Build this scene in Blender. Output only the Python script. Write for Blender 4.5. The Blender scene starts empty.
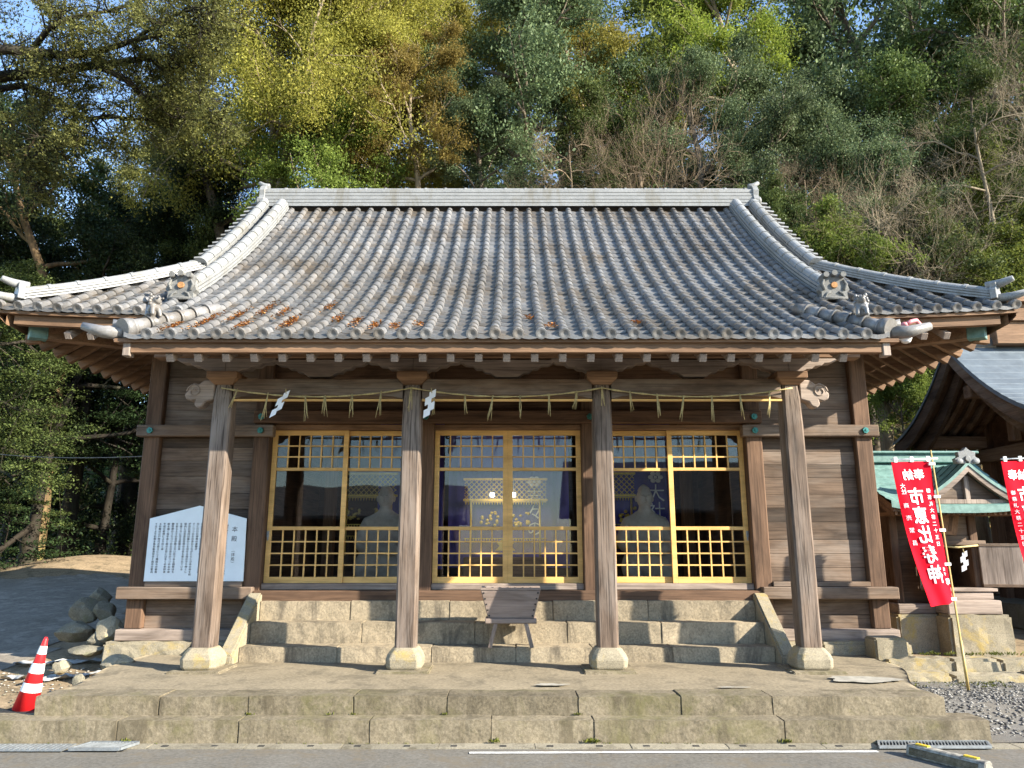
import bpy, bmesh, math, random
import numpy as np
from mathutils import Vector, Matrix, noise as mnoise
R = math.radians
random.seed(7); np.random.seed(7)
SC = bpy.context.scene
COL = SC.collection

# ---------------------------------------------------------------- camera, sky, sun, exposure
F, PITCH, CX, CZ = 740.0, R(12.3), 0.055, 1.6
cd = bpy.data.cameras.new('camera'); cam = bpy.data.objects.new('camera', cd); COL.objects.link(cam)
cam.location = (CX, 0, CZ); cam.rotation_euler = (R(90) + PITCH, 0, 0)
cd.sensor_width = 36; cd.lens = 36 * F / 1024; cd.clip_start = 0.05; cd.clip_end = 2000
SC.camera = cam
SUN_EL, SUN_AZ = R(25), R(65)          # azimuth from the camera's back towards the right
sdir = Vector((math.sin(SUN_AZ) * math.cos(SUN_EL), -math.cos(SUN_AZ) * math.cos(SUN_EL), math.sin(SUN_EL)))
W = bpy.data.worlds.new('World'); SC.world = W; W.use_nodes = True
nt = W.node_tree; bg = nt.nodes['Background']
sky = nt.nodes.new('ShaderNodeTexSky'); sky.sky_type = 'NISHITA'; sky.sun_disc = False
sky.sun_elevation = SUN_EL; sky.sun_rotation = math.atan2(sdir.x, sdir.y)
sky.air_density = 1.0; sky.dust_density = 0.15; sky.ozone_density = 2.2
nt.links.new(sky.outputs[0], bg.inputs[0]); bg.inputs[1].default_value = 0.12
sl = bpy.data.lights.new('sun', 'SUN'); so = bpy.data.objects.new('sun', sl); COL.objects.link(so)
sl.energy = 4.6; sl.angle = R(0.5); sl.color = (1.0, 0.92, 0.78)
so.rotation_euler = sdir.to_track_quat('Z', 'Y').to_euler(); so.location = (20, -20, 30)
SC.view_settings.view_transform = 'Standard'; SC.view_settings.look = 'None'
SC.view_settings.exposure = 1.85; SC.view_settings.gamma = 1
SC.view_settings.use_curve_mapping = False
SC.render.engine = 'CYCLES'
cy = SC.cycles
cy.max_bounces = 7; cy.diffuse_bounces = 4; cy.glossy_bounces = 3; cy.transmission_bounces = 4; cy.transparent_max_bounces = 10
cy.caustics_reflective = False; cy.caustics_refractive = False; cy.sample_clamp_indirect = 6
cy.use_denoising = True

def at(px, py, Y):
    """a point of the place seen at pixel (px, py), at distance Y in front of the camera"""
    u = (px - 512) / F; v = (384 - py) / F
    dy = math.cos(PITCH) - v * math.sin(PITCH); dz = math.sin(PITCH) + v * math.cos(PITCH)
    t = Y / dy
    return Vector((CX + u * t, Y, CZ + dz * t))

# ---------------------------------------------------------------- materials
def new_mat(name):
    m = bpy.data.materials.new(name); m.use_nodes = True
    n = m.node_tree.nodes; b = n['Principled BSDF']
    return m, n, m.node_tree.links, b
def ramp(n, cols):
    r = n.new('ShaderNodeValToRGB'); e = r.color_ramp.elements
    while len(e) < len(cols): e.new(0.5)
    for i, (p, c) in enumerate(cols):
        e[i].position = p; e[i].color = (*c, 1)
    return r
def noisetex(n, l, scale, vec=None, sc=(1, 1, 1), detail=4, rough=.6, dist=0):
    t = n.new('ShaderNodeTexNoise'); t.inputs['Scale'].default_value = scale
    t.inputs['Detail'].default_value = detail; t.inputs['Roughness'].default_value = rough
    t.inputs['Distortion'].default_value = dist
    if vec is not None:
        mp = n.new('ShaderNodeMapping'); mp.inputs['Scale'].default_value = sc
        l.new(vec, mp.inputs[0]); l.new(mp.outputs[0], t.inputs['Vector'])
    return t
def mixc(n, l, fac, a, b, mode='MIX'):
    m = n.new('ShaderNodeMix'); m.data_type = 'RGBA'; m.blend_type = mode
    for s, v in ((m.inputs[0], fac), (m.inputs[6], a), (m.inputs[7], b)):
        if hasattr(v, 'links') or hasattr(v, 'is_linked'): l.new(v, s)
        elif isinstance(v, tuple): s.default_value = (*v, 1)
        else: s.default_value = v
    return m.outputs[2]
def bump(n, l, b, h, strength, dist=.01):
    bp = n.new('ShaderNodeBump'); bp.inputs['Strength'].default_value = strength; bp.inputs['Distance'].default_value = dist
    l.new(h, bp.inputs['Height']); l.new(bp.outputs[0], b.inputs['Normal'])
def wood(name, dark, light, axis='z', rough=.8, isl=.35, grey=None, spec=.25, fine=38, streak=.45):
    m, n, l, b = new_mat(name)
    tc = n.new('ShaderNodeTexCoord'); v = tc.outputs['Object']
    s = {'x': (.05, 1, 1), 'y': (1, .05, 1), 'z': (1, 1, .05)}[axis]
    s2 = {'x': (.25, 1, 1), 'y': (1, .25, 1), 'z': (1, 1, .25)}[axis]
    g1 = noisetex(n, l, fine, v, s, 5, .65, .4); g2 = noisetex(n, l, 5, v, s2, 4, .6, .6)
    r = ramp(n, [(.28, dark), (.5, tuple((a + c) / 2 for a, c in zip(dark, light))), (.72, light)])
    l.new(g1.outputs[0], r.inputs[0])
    c = mixc(n, l, .55, r.outputs[0], ramp_from(n, l, g2.outputs[0], [(.3, tuple(x * .45 for x in dark)), (.7, tuple(min(1, x * 1.15) for x in light))]))
    if grey:
        g3 = noisetex(n, l, 2.2, v, s2, 5, .65, .3)
        f = ramp_from(n, l, g3.outputs[0], [(.45, (0, 0, 0)), (.7, (.75, .75, .75))])
        c = mixc(n, l, f, c, grey)
    s4 = {'x': (.02, 1, 1), 'y': (1, .02, 1), 'z': (1, 1, .02)}[axis]
    g4 = noisetex(n, l, fine * 1.5, v, s4, 3, .7, .2)
    c = mixc(n, l, streak, c, ramp_from(n, l, g4.outputs[0], [(.36, (.22, .2, .19)), (.5, (1, 1, 1))]), 'MULTIPLY')
    geo = n.new('ShaderNodeNewGeometry')
    hs = n.new('ShaderNodeHueSaturation')
    mr = n.new('ShaderNodeMapRange'); mr.inputs[3].default_value = 1 - isl; mr.inputs[4].default_value = 1 + isl
    l.new(geo.outputs['Random Per Island'], mr.inputs[0]); l.new(mr.outputs[0], hs.inputs['Value']); l.new(c, hs.inputs['Color'])
    l.new(hs.outputs[0], b.inputs['Base Color'])
    b.inputs['Roughness'].default_value = rough; b.inputs['Specular IOR Level'].default_value = spec
    bump(n, l, b, g1.outputs[0], .5, .006)
    return m
def ramp_from(n, l, src, cols):
    r = ramp(n, cols); l.new(src, r.inputs[0]); return r.outputs[0]
def stone(name, dark, light, lichen=None, scale=6, isl=.2, stain=None, bmp=.6, rough=.9, lich_amt=.62):
    m, n, l, b = new_mat(name)
    tc = n.new('ShaderNodeTexCoord'); v = tc.outputs['Object']
    a = noisetex(n, l, scale, v, detail=8, rough=.7); f = noisetex(n, l, scale * 14, v, detail=4, rough=.7)
    c = ramp_from(n, l, a.outputs[0], [(.3, dark), (.68, light)])
    c = mixc(n, l, .5, c, ramp_from(n, l, f.outputs[0], [(.3, tuple(x * .55 for x in dark)), (.7, tuple(min(1, x * 1.25) for x in light))]))
    if lichen:
        g = noisetex(n, l, scale * .55, v, detail=7, rough=.75, dist=.5)
        c = mixc(n, l, ramp_from(n, l, g.outputs[0], [(lich_amt - .1, (0, 0, 0)), (lich_amt + .08, (.85, .85, .85))]), c, lichen)
    if stain:
        g = noisetex(n, l, 1.7, v, (1.8, 1.8, .5), detail=7, rough=.78, dist=.4)
        c = mixc(n, l, ramp_from(n, l, g.outputs[0], [(.5, (0, 0, 0)), (.62, (.8, .8, .8))]), c, stain)
    geo = n.new('ShaderNodeNewGeometry'); hs = n.new('ShaderNodeHueSaturation')
    mr = n.new('ShaderNodeMapRange'); mr.inputs[3].default_value = 1 - isl; mr.inputs[4].default_value = 1 + isl
    l.new(geo.outputs['Random Per Island'], mr.inputs[0]); l.new(mr.outputs[0], hs.inputs['Value']); l.new(c, hs.inputs['Color'])
    l.new(hs.outputs[0], b.inputs['Base Color'])
    b.inputs['Roughness'].default_value = rough; b.inputs['Specular IOR Level'].default_value = .2
    ad = n.new('ShaderNodeMath'); ad.operation = 'ADD'; l.new(a.outputs[0], ad.inputs[0]); l.new(f.outputs[0], ad.inputs[1])
    bump(n, l, b, ad.outputs[0], bmp * .45, .01)
    return m
def plain(name, col, rough=.6, metal=0., var=.15, scale=12, spec=.4, col2=None):
    m, n, l, b = new_mat(name)
    tc = n.new('ShaderNodeTexCoord'); t = noisetex(n, l, scale, tc.outputs['Object'], detail=5, rough=.65)
    lo = col2 or tuple(x * (1 - 2 * var) for x in col)
    l.new(ramp_from(n, l, t.outputs[0], [(.3, lo), (.65, col)]), b.inputs['Base Color'])
    b.inputs['Roughness'].default_value = rough; b.inputs['Metallic'].default_value = metal; b.inputs['Specular IOR Level'].default_value = spec
    return m
def leafmat(name, a, c, trans=.35, rough=.55, spec=.22):
    m, n, l, b = new_mat(name)
    geo = n.new('ShaderNodeNewGeometry'); oi = n.new('ShaderNodeObjectInfo')
    tc = n.new('ShaderNodeTexCoord'); t = noisetex(n, l, 5, tc.outputs['Object'], detail=3)
    ad = n.new('ShaderNodeMath'); ad.operation = 'MULTIPLY_ADD'; ad.inputs[1].default_value = .5; l.new(geo.outputs['Random Per Island'], ad.inputs[0])
    s2 = n.new('ShaderNodeMath'); s2.operation = 'MULTIPLY_ADD'; s2.inputs[1].default_value = 1.0; s2.inputs[2].default_value = -.25
    l.new(t.outputs[0], s2.inputs[0]); l.new(s2.outputs[0], ad.inputs[2])
    col = ramp_from(n, l, ad.outputs[0], [(.1, a), (.85, c)])
    hs = n.new('ShaderNodeHueSaturation')
    for inp, lo, hi in (('Hue', .488, .512), ('Value', .8, 1.25)):
        mr = n.new('ShaderNodeMapRange'); mr.inputs[3].default_value = lo; mr.inputs[4].default_value = hi
        l.new(oi.outputs['Random'], mr.inputs[0]); l.new(mr.outputs[0], hs.inputs[inp])
    l.new(col, hs.inputs['Color'])
    l.new(hs.outputs[0], b.inputs['Base Color'])
    b.inputs['Roughness'].default_value = rough; b.inputs['Specular IOR Level'].default_value = spec
    tr = n.new('ShaderNodeBsdfTranslucent'); l.new(hs.outputs[0], tr.inputs[0])
    mx = n.new('ShaderNodeMixShader'); mx.inputs[0].default_value = trans
    l.new(b.outputs[0], mx.inputs[1]); l.new(tr.outputs[0], mx.inputs[2]); l.new(mx.outputs[0], n['Material Output'].inputs[0])
    return m

M = {}
for ax in 'xyz':
    M['old_' + ax] = wood('weathered_wood_' + ax, (.040, .026, .018), (.165, .112, .076), ax, isl=.45, grey=(.20, .165, .135))
    M['dark_' + ax] = wood('dark_aged_wood_' + ax, (.044, .025, .016), (.145, .086, .053), ax)
    M['brown_' + ax] = wood('brown_eave_wood_' + ax, (.10, .055, .030), (.25, .15, .088), ax)
    M['honey_' + ax] = wood('honey_door_wood_' + ax, (.66, .38, .12), (.80, .50, .18), ax, rough=.5, isl=.06, fine=60, streak=.15)
    M['grey_' + ax] = wood('grey_bleached_wood_' + ax, (.16, .12, .095), (.36, .29, .24), ax, isl=.15)
M['tile'] = None
M['kerb'] = stone('mossy_kerb_stone', (.085, .07, .046), (.25, .21, .145), (.115, .105, .045), 3, .18, (.085, .07, .045), lich_amt=.6)
M['step'] = stone('tan_step_stone', (.16, .135, .095), (.39, .32, .22), None, 3, .16, (.10, .085, .065))
M['base'] = stone('yellow_lichen_stone', (.16, .14, .10), (.34, .295, .21), (.36, .26, .065), 6, .1)
M['floor'] = stone('worn_platform_concrete', (.165, .137, .092), (.30, .25, .172), None, 2.2, 0, (.13, .11, .078), .3)
M['rock'] = stone('grey_field_rock', (.085, .08, .06), (.22, .20, .15), (.11, .115, .05), 5, .15, None, .8)  # albedo lowered: the hall's shade on the left rocks is in this colour
M['dirt'] = stone('bare_dirt', (.17, .125, .075), (.36, .27, .17), None, 1.8, 0, (.10, .08, .05), .9)
M['gravel'] = stone('grey_gravel', (.085, .08, .072), (.20, .19, .17), None, 9, 0, (.15, .135, .11), 1.0)
M['asphalt'] = stone('old_asphalt', (.10, .092, .078), (.175, .162, .138), None, 2.2, 0, (.15, .125, .09), .5)
M['path'] = stone('dark_path_asphalt', (.16, .138, .11), (.27, .235, .19), None, 1.1, 0, (.35, .31, .255), .5)
M['white'] = plain('white_paint', (.78, .78, .76), .6, 0, .06)
M['paper'] = plain('white_paper', (.85, .85, .86), .7, 0, .02)
M['board'] = plain('pale_blue_white_board', (.80, .88, .92), .5, 0, .04, 5)
M['ink'] = plain('black_ink', (.02, .022, .03), .7)
M['straw'] = plain('straw', (.50, .41, .20), .9, 0, .2, 40)
M['copper'] = plain('verdigris_copper', (.16, .275, .245), .6, 0, .2, 14, col2=(.075, .15, .135))
M['capgreen'] = plain('green_metal_cap', (.05, .22, .20), .4, .4, .2, 30)
M['red'] = plain('red_cloth', (.58, .003, .016), .85, 0, .05, 6, .1)
M['conered'] = plain('red_plastic', (.70, .018, .022), .45, 0, .06, 9)
M['black'] = plain('black_rubber', (.025, .025, .025), .8)
M['bamboo'] = plain('bamboo_pole', (.50, .36, .13), .5, 0, .15, 8)
M['steel'] = plain('grey_steel', (.36, .39, .41), .45, .6, .2, 20)
M['glow'] = plain('gilt_paint', (.60, .41, .08), .4, .35, .15, 20)  # gold paint of the altar pieces, emits nothing
M['purple'] = plain('purple_cloth', (.085, .075, .36), .8, 0, .15, 3)
M['statue'] = plain('pale_carved_wood', (.58, .49, .39), .8, 0, .2, 5)
M['boxwood'] = wood('grey_box_wood', (.17, .125, .10), (.31, .245, .205), 'x', isl=.12, streak=.2)
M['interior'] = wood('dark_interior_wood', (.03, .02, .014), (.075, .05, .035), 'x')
M['leaf_litter'] = stone('fallen_leaf_litter', (.30, .12, .035), (.55, .27, .09), None, 30, .3, None, .6)
M['pinkpaint'] = plain('faded_pink_paint', (.62, .22, .24), .6, 0, .2, 25)

def tile_mat(name='silver_grey_roof_tile', k=1.0, brown=.75):
    m, n, l, b = new_mat(name)
    K = lambda *c: tuple(x * k for x in c)
    tc = n.new('ShaderNodeTexCoord'); v = tc.outputs['Object']
    a = noisetex(n, l, 3.2, v, detail=7, rough=.7); f = noisetex(n, l, 45, v, detail=3)
    c = ramp_from(n, l, a.outputs[0], [(.3, K(.15, .15, .152)), (.7, K(.31, .31, .315))])
    c = mixc(n, l, .4, c, ramp_from(n, l, f.outputs[0], [(.3, K(.11, .11, .11)), (.7, K(.33, .33, .33))]))
    g = noisetex(n, l, 1.3, v, detail=7, rough=.75, dist=.4)
    c = mixc(n, l, ramp_from(n, l, g.outputs[0], [(.45, (0, 0, 0)), (.62, (brown,) * 3)]), c, K(.185, .145, .10))
    w = noisetex(n, l, .55, v, (1, 1, 1), detail=5, rough=.7, dist=.6)
    c = mixc(n, l, .8, c, ramp_from(n, l, w.outputs[0], [(.36, (.58, .56, .53)), (.6, (1, 1, 1))]), 'MULTIPLY')
    geo = n.new('ShaderNodeNewGeometry'); hs = n.new('ShaderNodeHueSaturation')
    mr = n.new('ShaderNodeMapRange'); mr.inputs[3].default_value = .84; mr.inputs[4].default_value = 1.16
    l.new(geo.outputs['Random Per Island'], mr.inputs[0]); l.new(mr.outputs[0], hs.inputs['Value']); l.new(c, hs.inputs['Color'])
    l.new(hs.outputs[0], b.inputs['Base Color'])
    b.inputs['Roughness'].default_value = .38; b.inputs['Specular IOR Level'].default_value = .55
    bump(n, l, b, f.outputs[0], .25, .006)
    return m
M['tile'] = tile_mat('silver_grey_barrel_tile', .85, .5); M['pan'] = tile_mat('dark_grey_pan_tile', .58, .9)
def glass_mat():
    m, n, l, b = new_mat('window_glass')
    n.remove(b)
    tr = n.new('ShaderNodeBsdfTransparent'); tr.inputs[0].default_value = (.93, .95, .96, 1)
    gl = n.new('ShaderNodeBsdfGlossy'); gl.inputs['Roughness'].default_value = .015
    tc = n.new('ShaderNodeTexCoord'); t = noisetex(n, l, 1.6, tc.outputs['Object'], detail=1)
    bp = n.new('ShaderNodeBump'); bp.inputs['Strength'].default_value = .02; bp.inputs['Distance'].default_value = .05
    l.new(t.outputs[0], bp.inputs['Height']); l.new(bp.outputs[0], gl.inputs['Normal'])
    lw = n.new('ShaderNodeFresnel'); lw.inputs['IOR'].default_value = 1.5
    mx = n.new('ShaderNodeMixShader'); l.new(lw.outputs[0], mx.inputs[0])
    l.new(tr.outputs[0], mx.inputs[1]); l.new(gl.outputs[0], mx.inputs[2]); l.new(mx.outputs[0], n['Material Output'].inputs[0])
    return m
M['glass'] = glass_mat()

# ---------------------------------------------------------------- mesh builder
OFF = {}
class MB:
    def __init__(s): s.v = []; s.f = []; s.m = []; s.sm = []
    def add(s, vs, fs, mi=0, smooth=False):
        o = len(s.v); s.v += [tuple(p) for p in vs]
        for f in fs: s.f.append(tuple(i + o for i in f)); s.m.append(mi); s.sm.append(smooth)
        return s
    def box(s, x0, x1, y0, y1, z0, z1, mi=0, mat=None):
        vs = [Vector((x, y, z)) for x in (x0, x1) for y in (y0, y1) for z in (z0, z1)]
        if mat: vs = [mat @ p for p in vs]
        return s.add(vs, [(0, 1, 3, 2), (4, 6, 7, 5), (0, 4, 5, 1), (2, 3, 7, 6), (0, 2, 6, 4), (1, 5, 7, 3)], mi)
    def bar(s, a, b, w, h, up=(0, 0, 1), mi=0):
        a = Vector(a); b = Vector(b); d = (b - a).normalized(); sd = d.cross(Vector(up)).normalized(); u = sd.cross(d)
        vs = [p + sd * (w / 2 * i) + u * (h / 2 * j) for p in (a, b) for i, j in ((-1, -1), (1, -1), (1, 1), (-1, 1))]
        return s.add(vs, [(3, 2, 1, 0), (4, 5, 6, 7), (0, 1, 5, 4), (1, 2, 6, 5), (2, 3, 7, 6), (3, 0, 4, 7)], mi)
    def tube(s, pts, rad, n=8, mi=0, smooth=True, cap=True):
        pts = [Vector(p) for p in pts]
        if not hasattr(rad, '__len__'): rad = [rad] * len(pts)
        vs = []; fs = []; ref = None
        for i, p in enumerate(pts):
            d = (pts[min(i + 1, len(pts) - 1)] - pts[max(i - 1, 0)]).normalized()
            if ref is None: ref = d.orthogonal().normalized()
            ref = (ref - d * ref.dot(d)).normalized(); b2 = d.cross(ref)
            for k in range(n):
                a = 2 * math.pi * k / n
                vs.append(p + (ref * math.cos(a) + b2 * math.sin(a)) * rad[i])
        for i in range(len(pts) - 1):
            for k in range(n):
                k2 = (k + 1) % n
                fs.append((i * n + k, i * n + k2, (i + 1) * n + k2, (i + 1) * n + k))
        s.add(vs, fs, mi, smooth)
        if cap:
            o = len(s.v) - len(vs)
            s.f.append(tuple(o + k for k in range(n))[::-1]); s.m.append(mi); s.sm.append(False)
            s.f.append(tuple(o + (len(pts) - 1) * n + k for k in range(n))); s.m.append(mi); s.sm.append(False)
        return s
    def prism(s, poly, fn, t0, t1, mi=0):
        """poly: 2-D outline; fn(u, v, t) -> point"""
        n = len(poly); vs = [fn(u, v, t0) for u, v in poly] + [fn(u, v, t1) for u, v in poly]
        fs = [tuple(range(n)), tuple(range(2 * n - 1, n - 1, -1))] + [(i, i + n, (i + 1) % n + n, (i + 1) % n) for i in range(n)]
        return s.add(vs, fs, mi)
    def ellipsoid(s, c, r, seg=12, rings=8, mi=0, rot=None, jitter=0):
        vs = []; fs = []
        for i in range(rings + 1):
            th = math.pi * i / rings
            for k in range(seg):
                ph = 2 * math.pi * k / seg
                p = Vector((math.sin(th) * math.cos(ph) * r[0], math.sin(th) * math.sin(ph) * r[1], math.cos(th) * r[2]))
                if jitter: p *= 1 + jitter * mnoise.noise(p * 9 + Vector(c))
                if rot: p = rot @ p
                vs.append(Vector(c) + p)
        for i in range(rings):
            for k in range(seg):
                k2 = (k + 1) % seg
                fs.append((i * seg + k, (i + 1) * seg + k, (i + 1) * seg + k2, i * seg + k2))
        return s.add(vs, fs, mi, True)
    def grid(s, P, mi=0, smooth=True):
        n = len(P); k = len(P[0]); vs = [p for row in P for p in row]
        fs = [(i * k + j, i * k + j + 1, (i + 1) * k + j + 1, (i + 1) * k + j) for i in range(n - 1) for j in range(k - 1)]
        return s.add(vs, fs, mi, smooth)
    def build(s, name, mats, parent=None, bevel=0, seg=1, recalc=True, loc=None):
        me = bpy.data.meshes.new(name)
        off = OFF.get(parent.name, Vector()) if parent else Vector(loc or (0, 0, 0))
        vs = np.array(s.v, dtype=np.float32).reshape(-1, 3) - np.array(off, dtype=np.float32)
        me.from_pydata([tuple(p) for p in vs], [], s.f)
        for m in (mats if isinstance(mats, (list, tuple)) else [mats]): me.materials.append(M[m] if isinstance(m, str) else m)
        me.polygons.foreach_set('material_index', s.m); me.polygons.foreach_set('use_smooth', s.sm)
        if recalc or bevel:
            bm = bmesh.new(); bm.from_mesh(me)
            if recalc: bmesh.ops.recalc_face_normals(bm, faces=bm.faces)
            if bevel:
                es = [e for e in bm.edges if len(e.link_faces) == 2 and e.calc_face_angle(0) > .5]
                bmesh.ops.bevel(bm, geom=es, offset=bevel, segments=seg, affect='EDGES', clamp_overlap=True)
            bm.to_mesh(me); bm.free()
        me.update()
        o = bpy.data.objects.new(name, me); COL.objects.link(o)
        if parent: o.parent = parent; OFF[o.name] = off
        else: o.location = off; OFF[o.name] = off
        return o
def tag(o, label, cat, group=None, kind=None):
    if label: o['label'] = label
    if cat: o['category'] = cat
    if group: o['group'] = group
    if kind: o['kind'] = kind
    return o
def thing(name, label, cat, loc=(0, 0, 0), group=None):
    o = bpy.data.objects.new(name, None); COL.objects.link(o); o.location = loc; o.empty_display_size = .2
    OFF[o.name] = Vector(loc)
    return tag(o, label, cat, group)
def copy_tree(o, parent=None):
    c = o.copy(); COL.objects.link(c); c.parent = parent
    for ch in list(o.children): copy_tree(ch, c)
    return c
def stoneblock(mb, x0, x1, y0, y1, z0, z1, cut=.09, amp=.008, bev=.018, mi=0, seed=None, fn=None):
    """a stone block with worn rounded edges and an uneven face"""
    sd = random.random() * 50 if seed is None else seed
    bm = bmesh.new(); bmesh.ops.create_cube(bm, size=1)
    for v in bm.verts: v.co = Vector(((x0 + x1) / 2 + v.co.x * (x1 - x0), (y0 + y1) / 2 + v.co.y * (y1 - y0), (z0 + z1) / 2 + v.co.z * (z1 - z0)))
    bmesh.ops.bevel(bm, geom=list(bm.edges), offset=bev, segments=2, affect='EDGES', clamp_overlap=True)
    for axis, a, b in ((0, x0, x1), (1, y0, y1), (2, z0, z1)):
        k = max(1, int((b - a) / cut))
        for i in range(1, k):
            co = Vector((0, 0, 0)); co[axis] = a + (b - a) * i / k; no = Vector((0, 0, 0)); no[axis] = 1
            bmesh.ops.bisect_plane(bm, geom=list(bm.verts) + list(bm.edges) + list(bm.faces), plane_co=co, plane_no=no)
    bm.normal_update()
    ds = [(v, v.normal * amp * (mnoise.noise(v.co * 4 + Vector((sd, 0, 0))) * 1.6 + mnoise.noise(v.co * 13 + Vector((0, sd, 0))))) for v in bm.verts]
    for v, d in ds: v.co += d
    bm.verts.index_update()
    vs = [fn(v.co) if fn else v.co.copy() for v in bm.verts]
    mb.add(vs, [tuple(v.index for v in f.verts) for f in bm.faces], mi, False)
    bm.free(); return mb
def text2d(body, size, spacing=1.0, line=1.0):
    """flat outline of some writing as 2-D vertices and faces, first line at the top"""
    cu = bpy.data.curves.new('writing', 'FONT'); cu.body = body; cu.size = size; cu.align_x = 'CENTER'; cu.align_y = 'TOP'
    cu.space_line = line; cu.space_character = spacing; cu.resolution_u = 2
    o = bpy.data.objects.new('writing', cu); COL.objects.link(o)
    dg = bpy.context.evaluated_depsgraph_get(); ev = o.evaluated_get(dg); me = ev.to_mesh()
    vs = [(v.co.x, v.co.y) for v in me.vertices]; fs = [tuple(p.vertices) for p in me.polygons]
    ev.to_mesh_clear(); bpy.data.objects.remove(o); bpy.data.curves.remove(cu)
    return vs, fs
def skin(name, verts, edges, radii, mat, parent=None, sub=2, root=0, loc=None):
    me = bpy.data.meshes.new(name); me.from_pydata([tuple(v) for v in verts], edges, [])
    o = bpy.data.objects.new(name, me); COL.objects.link(o)
    md = o.modifiers.new('s', 'SKIN')
    for i, r in enumerate(radii):
        sv = me.skin_vertices[0].data[i]; sv.radius = r if hasattr(r, '__len__') else (r, r); sv.use_root = (i == root)
    ss = o.modifiers.new('u', 'SUBSURF'); ss.levels = sub; ss.render_levels = sub
    dg = bpy.context.evaluated_depsgraph_get(); m2 = bpy.data.meshes.new_from_object(o.evaluated_get(dg))
    bpy.data.objects.remove(o); bpy.data.meshes.remove(me)
    mb = MB(); mb.add([v.co for v in m2.vertices], [tuple(p.vertices) for p in m2.polygons], 0, True)
    bpy.data.meshes.remove(m2)
    return mb

# ---------------------------------------------------------------- ground
def sst(a, b, x):
    t = min(1, max(0, (x - a) / (b - a))); return t * t * (3 - 2 * t)
def T(x, y):
    """height of the ground"""
    if y < 6.9: return 0.0
    z = 0.0
    left = sst(-3.0, -5.0, x); right = sst(3.2, 4.2, x)
    z += left * min(1.12, max(0, (y - 7.9) * .083))
    z += right * (.13 * sst(6.9, 7.6, y) + .05 * sst(8.75, 8.9, y))
    z += (1 - left) * (1 - right) * .28 * sst(6.9, 7.4, y)
    if x < -4: y0 = 18 + min(16, (-4 - x) * 1.7)
    else: y0 = 18 - sst(2, 7, x) * 3.0
    k = .42 + .38 * sst(-9, 5, x)
    d = max(0, y - y0)
    z += k * d * (1 if d < 22 else 22 / d + (1 - 22 / d) * .35) * sst(0, 2.5, d)
    if y > 10: z += .25 * mnoise.noise(Vector((x * .3, y * .3, 0))) * sst(10, 20, y)
    return z
def sheet(name, xs, ys, dz, mat, keep=None, uneven=0):
    mb = MB(); P = [[(x, y, T(x, y) + dz + uneven * mnoise.noise(Vector((x * 2.3, y * 2.3, 3)))) for x in xs] for y in ys]
    mb.grid(P)
    if keep:
        n = len(xs); fs = []
        for f in mb.f:
            c = sum((Vector(mb.v[i]) for i in f), Vector()) / 4
            if keep(c.x, c.y): fs.append(f)
        mb.f = fs; mb.m = mb.m[:len(fs)]; mb.sm = mb.sm[:len(fs)]
    return mb.build(name, mat)
def rng(a, b, n): return [a + (b - a) * i / n for i in range(n + 1)]
gx = rng(-90, -14, 24) + rng(-13.6, 13.6, 110)[0:] + rng(14, 90, 24)
gy = [-120, -60, -30, -12, 0, 4] + rng(6.4, 22, 90) + rng(22.6, 70, 50) + rng(76, 400, 16)
def soil_mat():
    m, n, l, b = new_mat('forest_floor_soil')
    tc = n.new('ShaderNodeTexCoord'); v = tc.outputs['Object']
    a = noisetex(n, l, .9, v, detail=8, rough=.75); f = noisetex(n, l, 14, v, detail=6, rough=.75)
    c = ramp_from(n, l, f.outputs[0], [(.3, (.055, .036, .018)), (.5, (.16, .105, .055)), (.7, (.30, .20, .11))])
    c = mixc(n, l, ramp_from(n, l, a.outputs[0], [(.5, (0, 0, 0)), (.62, (.8, .8, .8))]), c, (.055, .075, .022))
    l.new(c, b.inputs['Base Color']); b.inputs['Roughness'].default_value = .95
    bump(n, l, b, f.outputs[0], 1.0, .06); return m
M['soil'] = soil_mat()
tag(sheet('ground', gx, gy, -.006, 'soil'), None, None, kind='structure')
def road():
    mb = MB(); xs = rng(-40, 40, 40); ys = [-12, -6, 0, 4, 5.5, 6.55]
    mb.grid([[(x, y, .002) for x in xs] for y in ys])
    return mb.build('road', 'asphalt')
tag(road(), None, None, kind='structure')
def path_edge(y): return -6.05 - .14 * (y - 9.5) - .35 * max(0, 9.2 - y) + .12 * math.sin(y * 2.1)
tag(sheet('path', rng(-40, -5.2, 120), rng(8.35, 24, 90), .012, 'path', lambda x, y: x < path_edge(y) and y < 18.7 + .4 * math.sin(x * 1.7) and y > 8.75 - .05 * (x + 6) + .2 * math.sin(x * 2)), None, None, kind='structure')
tag(sheet('dirt_strip', rng(-16, -3.9, 80), rng(6.7, 24, 100), .004, 'dirt', lambda x, y: x > path_edge(y) - .5 or y < 9.4 or y > 18.0, .012), None, None, kind='structure')
tag(sheet('gravel_strip', rng(3.5, 12, 60), rng(6.62, 8.72, 20), .008, 'gravel', None, .012), None, None, kind='structure')
tag(sheet('shrine_yard', rng(4.4, 14, 50), rng(8.78, 15, 30), .006, 'dirt', None, .012), None, None, kind='structure')
def painted_line():
    mb = MB(); xs = rng(-.28, 2.95, 30)
    mb.grid([[(x, y + .012 * (x + .28) + .006 * mnoise.noise(Vector((x * 7, y * 3, 0))), .008) for x in xs] for y in (6.275, 6.325)])
    return mb.build('painted_line', M['linewhite'])
M['linewhite'] = stone('worn_white_line', (.42, .41, .38), (.80, .79, .76), None, 10, 0, (.3, .28, .25), .2)
tag(painted_line(), None, None, kind='structure')
mb = MB()
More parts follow.
